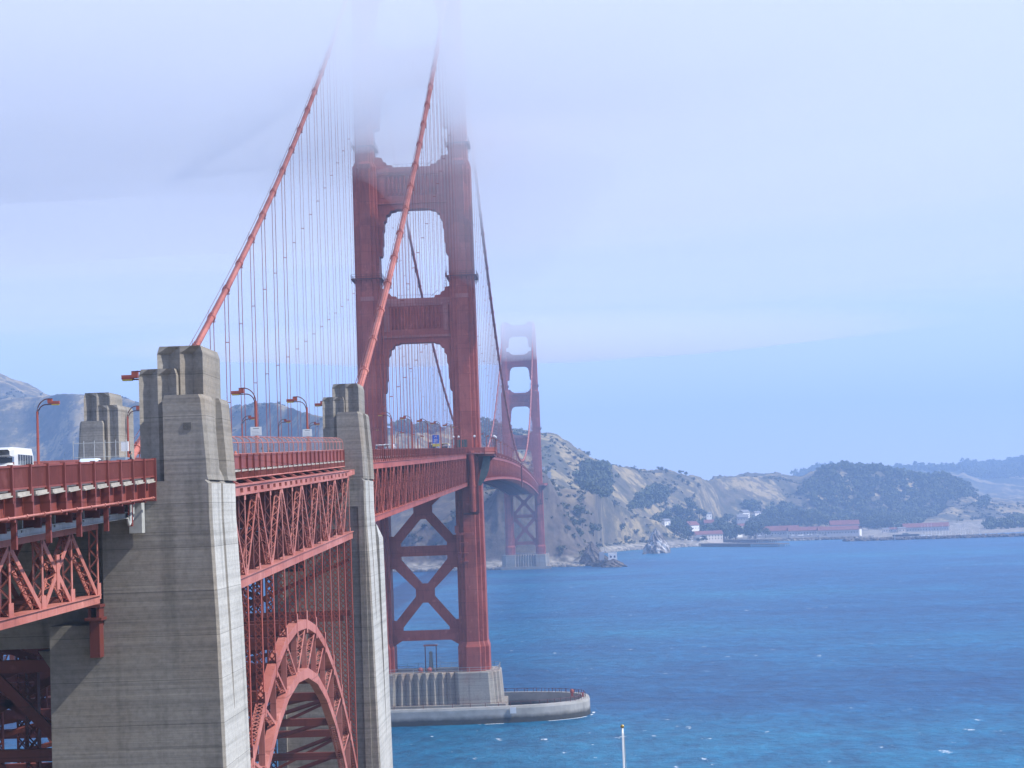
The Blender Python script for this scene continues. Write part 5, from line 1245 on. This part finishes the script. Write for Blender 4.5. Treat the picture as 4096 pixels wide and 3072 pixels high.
# far wooded ridges
for _ in range(1500):
    px = random.uniform(2950, 4150); d = random.uniform(6200, 7500); P_ = at_d(px, 1900, d); z = hz(P_.x, P_.y)
    if fbm(np.array([P_.x/300]), np.array([P_.y/300]), 3, 5)[0] > 0.42: pts.append((P_.x, P_.y, z-2, random.uniform(1.3, 2.4), random.randrange(5)))
clump(WOODL, pts, 'woodland', 'stuff', LEAF)
pts = []
for _ in range(17000):
    px = random.uniform(-100, 4150); d = random.uniform(1980, 3900); P_ = at_d(px, 1950, d); z = hz(P_.x, P_.y)
    if z < 6: continue
    q = fbm(np.array([P_.x/140+3]), np.array([P_.y/140+9]), 4, 21)[0]
    if q > 0.48 + (0.07 if d > 2300 else 0): pts.append((P_.x, P_.y, z-0.3, random.uniform(0.6, 1.9), random.randrange(5)))
clump(BUSHL, pts, 'scrub', 'stuff', SCRUB)
# single trees one can tell apart
T_ = [(g5(365, 880), 2140, 15, 1.5, 'dark round tree highest on the near slope, just under the path'), (g5(325, 1000), 2100, 13, .9, 'narrow tree in the small group right of the cliff'), (g5(350, 1060), 2090, 12, .9, 'tree at the bottom of the small group right of the cliff'), (g5(390, 1000), 2110, 12, .9, 'small round tree right of the group on the near slope'),
      (g5(485, 1060), 2110, 13, 1.5, 'broad green tree low on the near slope'), (g5(255, 990), 2070, 8, .9, 'small tree on the top of the sea cliff'), (g5(735, 950), 2240, 9, 1.4, 'low spreading bush tree on the middle of the near slope'), (g5(775, 1070), 2200, 9, 1.2, 'bush tree near the shore in the middle of the slope'), (g5(865, 1040), 2250, 8, 1.1, 'small tree right of the middle of the slope'),
      (g5(435, 385), 2790, 12, 1.3, 'lone tree on the hill skyline, farthest left'), (g5(525, 440), 2800, 11, 1.1, 'lone tree on the hill skyline, left of two'), (g5(565, 448), 2800, 11, 1.0, 'lone tree on the hill skyline, right of two')]
for (px, py), d, h, wd, lab in T_:
    # stand it where its foot shows
    best = None
    for dd in range(1960, 3400, 15):
        P_ = at_d(px, 2000, dd); z = hz(P_.x, P_.y); q = to_img(V((P_.x, P_.y, z+h*0.45)))
        e_ = abs(q[1]-py)+0.004*abs(dd-d)
        if best is None or e_ < best[0]: best = (e_, dd)
    tree(px, 2000, best[1], h, lab, wd)
def shelf(px, py, z=5.0): P_ = at_z(px, py, z); return P_
groves = [((2640, 2760), (2060, 2140), 26, 'tree in the grove left of the red roofed house'), ((2700, 2790), (2010, 2080), 20, 'tree in the grove above the red roofed house'), ((2860, 2940), (2030, 2130), 26, 'tree in the tall dark grove in the middle of the settlement'),
          ((2790, 2830), (2020, 2060), 8, 'tree in the grove below the pale slope'), ((2985, 3060), (2060, 2120), 18, 'tree right of the steep roofed houses'), ((3080, 3300), (2060, 2108), 36, 'tree in the belt behind the long red roofs'), ((3430, 3560), (2080, 2112), 20, 'tree behind the low cream buildings')]
for (xa, xb), (ya, yb), n, lab in groves:
    for k in range(n):
        px = random.uniform(xa, xb); d = random.uniform(2620, 3150) if xa < 3000 else random.uniform(3060, 3300)
        h = random.uniform(13, 24); P_ = at_d(px, 2000, d); z = hz(P_.x, P_.y); q = to_img(V((P_.x, P_.y, z+h)))
        if q[1] < ya-25: h = max(8, h-(ya-25-q[1])/FPX*d)
        tree(px, 2000, d, h, lab, random.uniform(.9, 1.3))

# ------------------------------------------------------------------ rocks
def rock_mesh(w_, dp, h, seed, n=34, lean=0.0, peak=(0.0, 0.0)):
    mb = MB(); g = seed
    for j in range(n):
        t_ = j/(n-1); z = h*t_
        for i in range(n*2):
            a = 2*math.pi*i/(n*2); ca, sa = math.cos(a), math.sin(a)
            r_ = (1-t_**1.5)*(1.0)
            nz = float(fbm(np.array([ca*2.2+g+t_*2.5]), np.array([sa*2.2+t_*3+g]), 5, g, True)[0])
            r_ = r_*(0.72+0.55*nz)+0.015
            mb.v.append((ca*w_/2*r_+peak[0]*t_*w_, sa*dp/2*r_+peak[1]*t_*dp, z*(0.93+0.14*nz)-1.5))
    m_ = n*2
    for j in range(n-1):
        for i in range(m_): mb.f.append((j*m_+i, j*m_+(i+1) % m_, (j+1)*m_+(i+1) % m_, (j+1)*m_+i))
    mb.f.append(tuple((n-1)*m_+i for i in range(m_))); return mb
m, t, b = new_mat('guano_rock')
f1 = noise(t, 0.16, 8, (1, 1, 0.5), rough=0.72); geo = t.nodes.new('ShaderNodeNewGeometry')
c = ramp(t, f1, [(0.40, (0.07, 0.055, 0.05)), (0.50, (0.22, 0.19, 0.17)), (0.58, (0.62, 0.60, 0.58))]); t.links.new(c, b.inputs['Base Color']); b.inputs['Roughness'].default_value = 0.95; bump(t, b, f1, 0.8, 1.5)
GUANO = m
m, t, b = new_mat('brown_rock'); f1 = noise(t, 0.2, 8, rough=0.7)
c = ramp(t, f1, [(0.36, (0.045, 0.04, 0.035)), (0.55, (0.15, 0.12, 0.10)), (0.72, (0.30, 0.26, 0.22))]); t.links.new(c, b.inputs['Base Color']); b.inputs['Roughness'].default_value = 0.95; bump(t, b, f1, 0.8, 1.2)
ROCK = m
def put(o, px, py, z=0.0): P_ = at_z(px, py, z); o.location = (P_.x, P_.y, z); return P_
o = build('sea_stack', rock_mesh(27, 21, 28, 5, lean=0), GUANO, label='tall pointed white-streaked rock standing alone in the water', cat='sea rock'); put(o, 2628, 2213)
o = build('sea_rock', rock_mesh(26, 22, 23, 9, peak=(-0.1, 0)), ROCK, label='dark jagged rock at the tip of the near headland', cat='sea rock'); P_ = put(o, 2378, 2262)
for px, py, w_, h, lab in ((2415, 2266, 22, 12, 'low dark rock between the jagged rock and the ruined building'), (2455, 2268, 24, 8.5, 'brown rock under the small white ruined building'), (2577, 2217, 6, 3, 'tiny reef left of the tall white-streaked rock')):
    o = build('sea_rock', rock_mesh(w_, w_*0.7, h, int(px)), ROCK, label=lab, cat='sea rock'); put(o, px, py)
P_ = at_z(2452, 2266, 0)
root = thing('signal_building', (P_.x, P_.y, 6.0), 'small roofless white building on the rocks at the headland tip', 'ruined building')
mb = MB().box(-4, 4, -3, -2.6, 0, 5.5); mb.box(3.6, 4, -2.6, 3, 0, 6.5); mb.box(-4, -3.6, -2.6, 3, 0, 4.8); mb.box(-4, 4, 3, 3.4, 0, 6.5); build('wall', mb, WALLW, root)
build('annex', MB().box(-12, -7.5, -2, 2.5, 0, 7.5), WALLG, root); build('window', MB().box(-2.5, -1, -3.03, -2.98, 2, 3.8), GLASS, root); build('window', MB().box(1, 2.5, -3.03, -2.98, 2, 3.8), GLASS, root)
# boulders along the foot of the cliff and shore
pts = []; RK = [leaf_cloud(8, 1, 1, 1, 0, 1, 1, 2)]
rb = MB()
for _ in range(900):
    px = random.choice([random.uniform(1450, 2340), random.uniform(2180, 2345), random.uniform(2420, 2800), random.uniform(2960, 3500)])
    th = math.atan2(*(lambda q: (q.x-CAM[0], q.y-CAM[1]))(at_d(px, 2200, 2000)))
    i = min(max(int((th-TH[0])/(TH[1]-TH[0])), 0), len(TH)-1); d0 = rows[0][0][i]; d = d0+random.uniform(-9, 14); x, y = CAM[0]+math.sin(th)*d, CAM[1]+math.cos(th)*d
    r_ = random.uniform(0.8, 2.6); rb.sphere((x, y, max(0, (d-d0)*0.12)+r_*0.15), (r_*random.uniform(.8, 1.5), r_, r_*random.uniform(.6, 1)), 6, 4)
build('shore_boulders', rb, plain('pale_boulders', (0.27, 0.245, 0.21), 0.95, 0.45, 0.3), kind='stuff')

# ------------------------------------------------------------------ settlement
def house(px, py, w_, dp, h, rh, wall, roof, label, z=None, rz=0.0, gable_x=True, rows_=1, wins=True, group='buildings of the shore settlement', cat='house', d=None, name='house', far=None):
    if z is None: z = 5.0
    if far: P_ = at_d(px, 2000, far)
    else: P_ = at_z(px, py, z) if d is None else at_d(px, 2000, d)
    if d is not None: z = P_.z if False else CV.z+(at_d(px, py, d).z-CV.z)
    if name == 'annex': rz = 0.75
    if wall is WALLW and rz == 0.0: rz = 0.7
    root = thing(name, (P_.x, P_.y, z), label, cat, group, rz=rz)
    a, b_ = w_/2, dp/2
    wl = MB().box(-a, a, -b_, b_, -4, h)
    if gable_x: wl.loft([[(x, -b_, h), (x, b_, h), (x, 0, h+rh*0.98)] for x in (-a, a)])
    else: wl.loft([[(-a, y, h), (a, y, h), (0, y, h+rh*0.98)] for y in (-b_, b_)])
    build('wall', wl, wall, root)
    o_ = 0.7; rf = MB()
    if gable_x: rf.loft([[(x, -b_-o_, h-0.35), (x, 0, h+rh), (x, b_+o_, h-0.35), (x, b_+o_, h-0.05), (x, 0, h+rh+0.35), (x, -b_-o_, h-0.05)] for x in (-a-o_, a+o_)])
    else: rf.loft([[(-a-o_, y, h-0.35), (0, y, h+rh), (a+o_, y, h-0.35), (a+o_, y, h-0.05), (0, y, h+rh+0.35), (-a-o_, y, h-0.05)] for y in (-b_-o_, b_+o_)])
    build('roof', rf, roof, root)
    if wins:
        n = max(2, int(w_/3.6))
        for r_ in range(rows_):
            zz_ = 0.9+r_*3.4
            if zz_+1.6 > h: break
            for k in range(n):
                x = -a+(k+.5)*w_/n; build('window', MB().box(x-.5, x+.5, -b_-.04, -b_+.02, zz_, zz_+1.6), GLASS, root)
    return root
house(2833, 2160, 35, 12, 7.5, 3.8, WALLC, ROOFRED, 'long two-storey cream building with a red roof right by the wharf', rows_=2, rz=0.22)
house(2800, 2163, 10, 9, 4.2, 2.2, WALLW, ROOFG, 'white gabled shed at the left end of the long cream building', gable_x=False)
house(2762, 2118, 17, 12, 6, 4.5, WALLW, ROOFRED, 'white house with a hipped red roof above the cream building', d=2760)
house(2832, 2106, 13, 10, 5, 4, WALLG, ROOFRED, 'grey-blue house among trees left of the tall grove', d=2850)
house(2830, 2070, 8, 8, 6.5, 1, WALLW, ROOFG, 'small flat white house high in the trees', d=2950, rz=.3)
house(2966, 2082, 16, 8, 5, 3.5, WALLG, ROOFG, 'grey house with white gable ends on the rise', d=3000, rz=.1)
house(2975, 2062, 14, 8, 5, 3, WALLW, ROOFG, 'highest grey-roofed white house on the rise', d=3100)
house(3023, 2057, 12, 7, 3, 1.5, WALLW, ROOFG, 'small white house at the edge of the pale field', d=3150)
house(2962, 2116, 18, 10, 4, 3.2, WALLW, ROOFRED, 'red-roofed house with a white gable behind the waterfront', d=2950)
house(2951, 2142, 10, 8, 5, 2.6, WALLW, ROOFG, 'small white gabled pavilion on the waterfront lawn', gable_x=False)
house(2658, 2098, 10, 8, 5, 2, WALLW, ROOFG, 'white house at the left edge, half hidden by the slope', d=2620)
house(3105, 2139, 60, 14, 5.5, 6, WALLG, ROOFRED, 'leftmost of the long red-roofed halls behind the car park', gable_x=True)
house(3222, 2137, 45, 13, 5.2, 4.4, WALLG, ROOFRED, 'second long red-roofed hall from the left', rows_=1)
house(3352, 2135, 52, 13, 5.2, 4.6, WALLG, ROOFRED, 'third long red-roofed hall from the left')
house(3378, 2128, 38, 14, 10, 5.5, WALLG, ROOFRED, 'tallest red roof standing behind the third long hall', z=6)
for px, py, lab in ((3044, 2139, 'white gable end farthest left in the row of long halls'), (3160, 2138, 'white gable end between the first and second long halls'), (3281, 2136, 'white gable end between the second and third long halls'), (3369, 2134, 'white gable end in the middle of the third long hall'), (3433, 2132, 'white gable end farthest right in the row of long halls')):
    house(px, py, 4.4, 8, 5.5, 3.4, WALLW, ROOFRED, lab, gable_x=False, wins=False, cat='gabled annex', name='annex')
house(3540, 2138, 11, 9, 4.5, 1.0, WALLC, ROOFG, 'cream flat building left of the tall mast', z=2.5, far=2880)
house(3566, 2138, 9, 8, 3.8, 2, WALLG, ROOFRED, 'small red-roofed building right of the cream flat one', z=2.5, far=2880)
house(3600, 2137, 10, 8, 4.5, 1.2, WALLC, ROOFG, 'cream building left of the long boathouse', z=2.5, far=2880)
house(3697, 2139, 62, 14, 5.4, 5.0, WALLG, ROOFRED, 'long red-roofed boathouse behind the masts', z=2.2, rows_=1, far=2900)
# wharves
def wharf(pxa, pxb, py, wd, zt, label, piles=True):
    A, B = at_z(pxa, py, zt), at_z(pxb, py, zt); L = (B-A).length; n = int(L/4)
    root = thing('wharf', (A.x, A.y, 0), label, 'wharf', 'timber wharves', rz=math.atan2(B.y-A.y, B.x-A.x))
    build('wharf_deck', MB().box(0, L, 0, wd, zt-0.9, zt), WOOD, root)
    mb = MB()
    for k in range(n+1):
        for y in (0.6, wd/2, wd-0.6): mb.tube([(k*L/n, y, -1), (k*L/n, y, zt-0.9)], 0.28, 5)
    pl = build('piling', mb, WOOD, root); pl['kind'] = 'stuff'
    build('fascia', MB().box(L*0.02, L*0.66, 0.25, 0.5, 0.3, zt-0.9), WOOD, root)
    return root
wharf(2795, 3112, 2174, 16, 4.0, 'long low timber wharf reaching right in front of the settlement')
wharf(2880, 3095, 2158, 8, 4.2, 'second timber wharf close behind the first')
# breakwater and quay wall
def bank(p0, p1, h, wd, name, label, cat):
    A, B = at_z(*p0, 0), at_z(*p1, 0); n = 90; g = np.random.default_rng(3); root = None; mb = MB()
    for k in range(n*6):
        f = g.uniform(0, 1); o_ = g.normal(0, wd/3); P_ = A.lerp(B, f); r_ = g.uniform(.9, 2.2)
        zc = max(0, h*(1-abs(o_)/wd))
        mb.sphere((P_.x+g.normal(0, .5), P_.y+o_+wd/2, zc-r_*0.4), (r_*1.3, r_, r_*.8), 6, 4)
    mb.loft([[(A.x, A.y, -1), (A.x, A.y+wd, -1), (A.x, A.y+wd*.5, h*.8)], [(B.x, B.y, -1), (B.x, B.y+wd, -1), (B.x, B.y+wd*.5, h*.8)]])
    return build(name, mb, ROCK, label=label, cat=cat)
bank((3385, 2166), (4250, 2141), 3.6, 10, 'breakwater', 'low rubble breakwater in front of the moored yachts', 'breakwater')
bank((3000, 2168), (3420, 2156), 3.0, 8, 'rubble_bank', 'rubble bank along the waterfront left of the breakwater', 'bank')
# yachts
hull = [(-5, 0, .9), (-4.6, -1.3, .1), (0, -1.7, -.1), (4, -1.0, 0), (5.6, 0, 1.2)]
def yacht(px, py, mast, label):
    P_ = at_z(px, py, 0.5); root = thing('yacht', (P_.x, P_.y, 0), label, 'sailing boat', 'yachts in the marina', rz=random.uniform(-.4, .4))
    mb = MB(); mb.loft([[(x, -w_, 1.3), (x, -w_*.7, .0), (x, w_*.7, .0), (x, w_, 1.3)] for x, w_ in ((-5.5, 1.2), (-2, 1.7), (2.5, 1.4), (5.8, .1))]); build('hull', mb, WHITE, root)
    build('cabin', MB().box(-2.5, 1.8, -.9, .9, 1.3, 2.1), WHITE, root)
    build('mast', MB().tube([(.6, 0, 1.3), (.6, 0, mast)], [.17, .12], 6), WHITE, root)
    mb = MB().tube([(.6, 0, 2.6), (-4.5, 0, 2.8)], .22, 6); mb.bar((.6, -1.2, mast*.6), (.6, 1.2, mast*.6), .1, .1); build('boom', mb, GREY, root)
for i, x in enumerate((695, 740, 785, 835, 910, 955, 1000, 1045, 1090, 1130, 1200, 1228, 1262, 1300, 1335, 1385, 1440, 1545)):
    hts = [14, 15, 16.5, 17, 11, 12, 14, 10, 16, 11, 11, 17.5, 15, 12, 17, 9, 8, 13]
    yacht(3500+x/3.711, 2060+random.uniform(312, 325)/3.711, hts[i], 'white yacht number %d from the left in the marina behind the breakwater' % (i+1))
P_ = at_z(3500+295/3.711, 2060+352/3.711, 2)
root = thing('harbour_mast', (P_.x, P_.y, 1), 'tall pale mast standing apart on the breakwater, left of the yachts', 'mast')
build('mast', MB().tube([(0, 0, 0), (0, 0, 19)], [.35, .22], 6), GREY, root); build('mast_foot', MB().box(-.8, .8, -.8, .8, 0, 1.2), GREY, root)
for px, py, w_, lab in ((3500+460/3.711, 2060+318/3.711, 16, 'dark floating work barge between the tall mast and the yachts'),):
    P_ = at_z(px, py, 0); root = thing('barge', (P_.x, P_.y, 0), lab, 'barge'); build('hull', MB().loft([[(-w_, -3, 0), (w_, -3, 0), (w_, 3, 0), (-w_, 3, 0)], [(-w_-1, -3.3, 2.6), (w_+1, -3.3, 2.6), (w_+1, 3.3, 2.6), (-w_-1, 3.3, 2.6)]]), BLACK, root); build('deckhouse', MB().box(-4, 3, -2, 2, 2.6, 4.6), GREYD, root)
# parked cars by the long halls
cols = [WHITE, GREY, BLACK, GREYD, WHITE]
cb_ = {}
for k_, mt_ in enumerate(cols):
    mb = MB(); mb.loft([[(x, -.9, .3), (x, .9, .3), (x, .85, zt), (x, -.85, zt)] for x, zt in ((-2.2, .8), (-2.0, .95), (1.0, 1.0), (2.1, .75))]); mb.loft([[(x, -.78, .9), (x, .78, .9), (x, .7, zt), (x, -.7, zt)] for x, zt in ((-1.9, .95), (-1.2, 1.5), (.3, 1.5), (1.1, 1.0))])
    me = bpy.data.meshes.new('parked_car'); me.from_pydata(mb.v, [], mb.f); me.materials.append(mt_); cb_[k_] = me
CN = ['white', 'grey', 'black', 'dull grey', 'white']
for i in range(34):
    px = random.uniform(2990, 3300) if i < 26 else random.uniform(2720, 2790); py = 2141+random.uniform(-1, 4)-(px-2990)*0.006 if i < 26 else random.uniform(2160, 2166); k_ = i % 5
    P_ = at_z(px, py, 5.2); o = bpy.data.objects.new('parked_car', cb_[k_]); COL.objects.link(o); o.location = (P_.x, P_.y, max(5.0, hz(P_.x, P_.y))-.1); o.rotation_euler[2] = random.choice([0, 1.57, 3.1])+random.uniform(-.1, .1); o.scale = (1.05,)*3
    tag(o, ('one of the %s cars parked before the long red-roofed halls' if i < 26 else 'one of the %s cars parked at the foot of the slope') % CN[k_], 'car', ('%s cars parked before the long halls' if i < 26 else '%s cars parked at the slope foot') % CN[k_])
# vista-point structures by the north abutment
P_ = at_d(2196, 2000, 2210)
root = thing('north_pylon_tower', (P_.x, P_.y, hz(P_.x, P_.y)), 'pale slab building standing right behind the far tower', 'building')
build('wall', MB().box(-3, 3, -3, 3, -8, 20), WALLG, root); build('annex', MB().box(-8, -3.5, -2, 3, -8, 26), WALLG, root)
#@@END_STRUCT
# ------------------------------------------------------------------ haze and fog
def vol_mat(name, col, dens, aniso=0.2):
    m = bpy.data.materials.new(name); m.use_nodes = True; t = m.node_tree; t.nodes.clear()
    o = t.nodes.new('ShaderNodeOutputMaterial'); p = t.nodes.new('ShaderNodeVolumePrincipled')
    p.inputs['Color'].default_value = (*col, 1); p.inputs['Density'].default_value = dens; p.inputs['Anisotropy'].default_value = aniso
    t.links.new(p.outputs[0], o.inputs['Volume']); return m
build('haze', MB().box(-6100, 6100, -900, 9000, -16, 470), vol_mat('haze_air', (0.42, 0.63, 1.0), 0.00019, 0.0), kind='stuff')
def fog_bank(cx, cy, rx, ry, z0, z1, dens, amp, seed, n=46, tilt=0.0):
    """lens of fog: ragged underside, thinning out to nothing at its rim"""
    xs = np.linspace(-1, 1, n+1); Xn, Yn = np.meshgrid(xs, xs)
    ax = Xn*np.sqrt(1-Yn**2/2); ay = Yn*np.sqrt(1-Xn**2/2)          # square -> disc
    r = np.hypot(ax, ay); edge = np.clip(1-r**2, 0, 1)**1.7
    X = cx+ax*rx; Y = cy+ay*ry
    nz = fbm(X/95+50.3, Y/95+80.1, 4, seed)-0.5
    zm = z0+(z1-z0)*0.75
    zb = zm-(zm-z0)*edge + amp*nz*np.minimum(1, edge*2) + tilt*(X-cx)
    zt = zm+(z1-zm)*edge+ tilt*(X-cx)
    zb = np.minimum(zb, zt-0.5*edge-0.01)
    mb = MB(); mb.v = [tuple(p) for p in np.stack([X, Y, zb], -1).reshape(-1, 3).tolist()]+[tuple(p) for p in np.stack([X, Y, zt], -1).reshape(-1, 3).tolist()]
    o_ = (n+1)**2
    for j in range(n):
        for i in range(n):
            a = j*(n+1)+i; mb.f.append((a, a+n+1, a+n+2, a+1)); mb.f.append((a+o_, a+1+o_, a+n+2+o_, a+n+1+o_))
    for i in range(n): mb.f.append((i, i+1, i+1+o_, i+o_)); a = n*(n+1)+i; mb.f.append((a+1, a, a+o_, a+1+o_))
    for j in range(n): a = j*(n+1); mb.f.append((a+n+1, a, a+o_, a+n+1+o_)); a += n; mb.f.append((a, a+n+1, a+n+1+o_, a+o_))
    return build('fog_bank', mb, vol_mat('fog_air', (0.92, 0.945, 1), dens, 0.0), kind='stuff', smooth=True)
fog_bank(-60, 150, 1100, 700, 154, 190, 0.0030, 10, 77)
fog_bank(-180, 20, 620, 440, 155, 189, 0.0090, 10, 19)
fog_bank(-110, -105, 330, 290, 153, 187, 0.0150, 10, 41)
fog_bank(26, -24, 40, 26, 118, 166, 0.008, 10, 63)
fog_bank(0, 1290, 420, 300, 189, 220, 0.009, 8, 12)
# broken foam where the water meets the fender
mb = MB(); P1 = superell(47.2, 24.2, 220)
for k in range(220):
    (xa, ya) = P1[k]; n_ = vnoise(np.array([k*0.31]), np.array([3.3]), 8)[0]
    if n_ < 0.5: continue
    (xb, yb) = P1[(k+1) % 220]; q_ = 1.0+0.02*n_
    mb.add([(xa, ya-1, 0.03), (xb, yb-1, 0.03), (xb*q_, yb*(q_+0.03)-1, 0.03), (xa*q_, ya*(q_+0.02)-1, 0.03)], [(0, 1, 2, 3)])
build('foam', mb, plain('sea_foam', (0.7, 0.76, 0.8), 0.8, 0.1, 1), fix=False, kind='stuff')
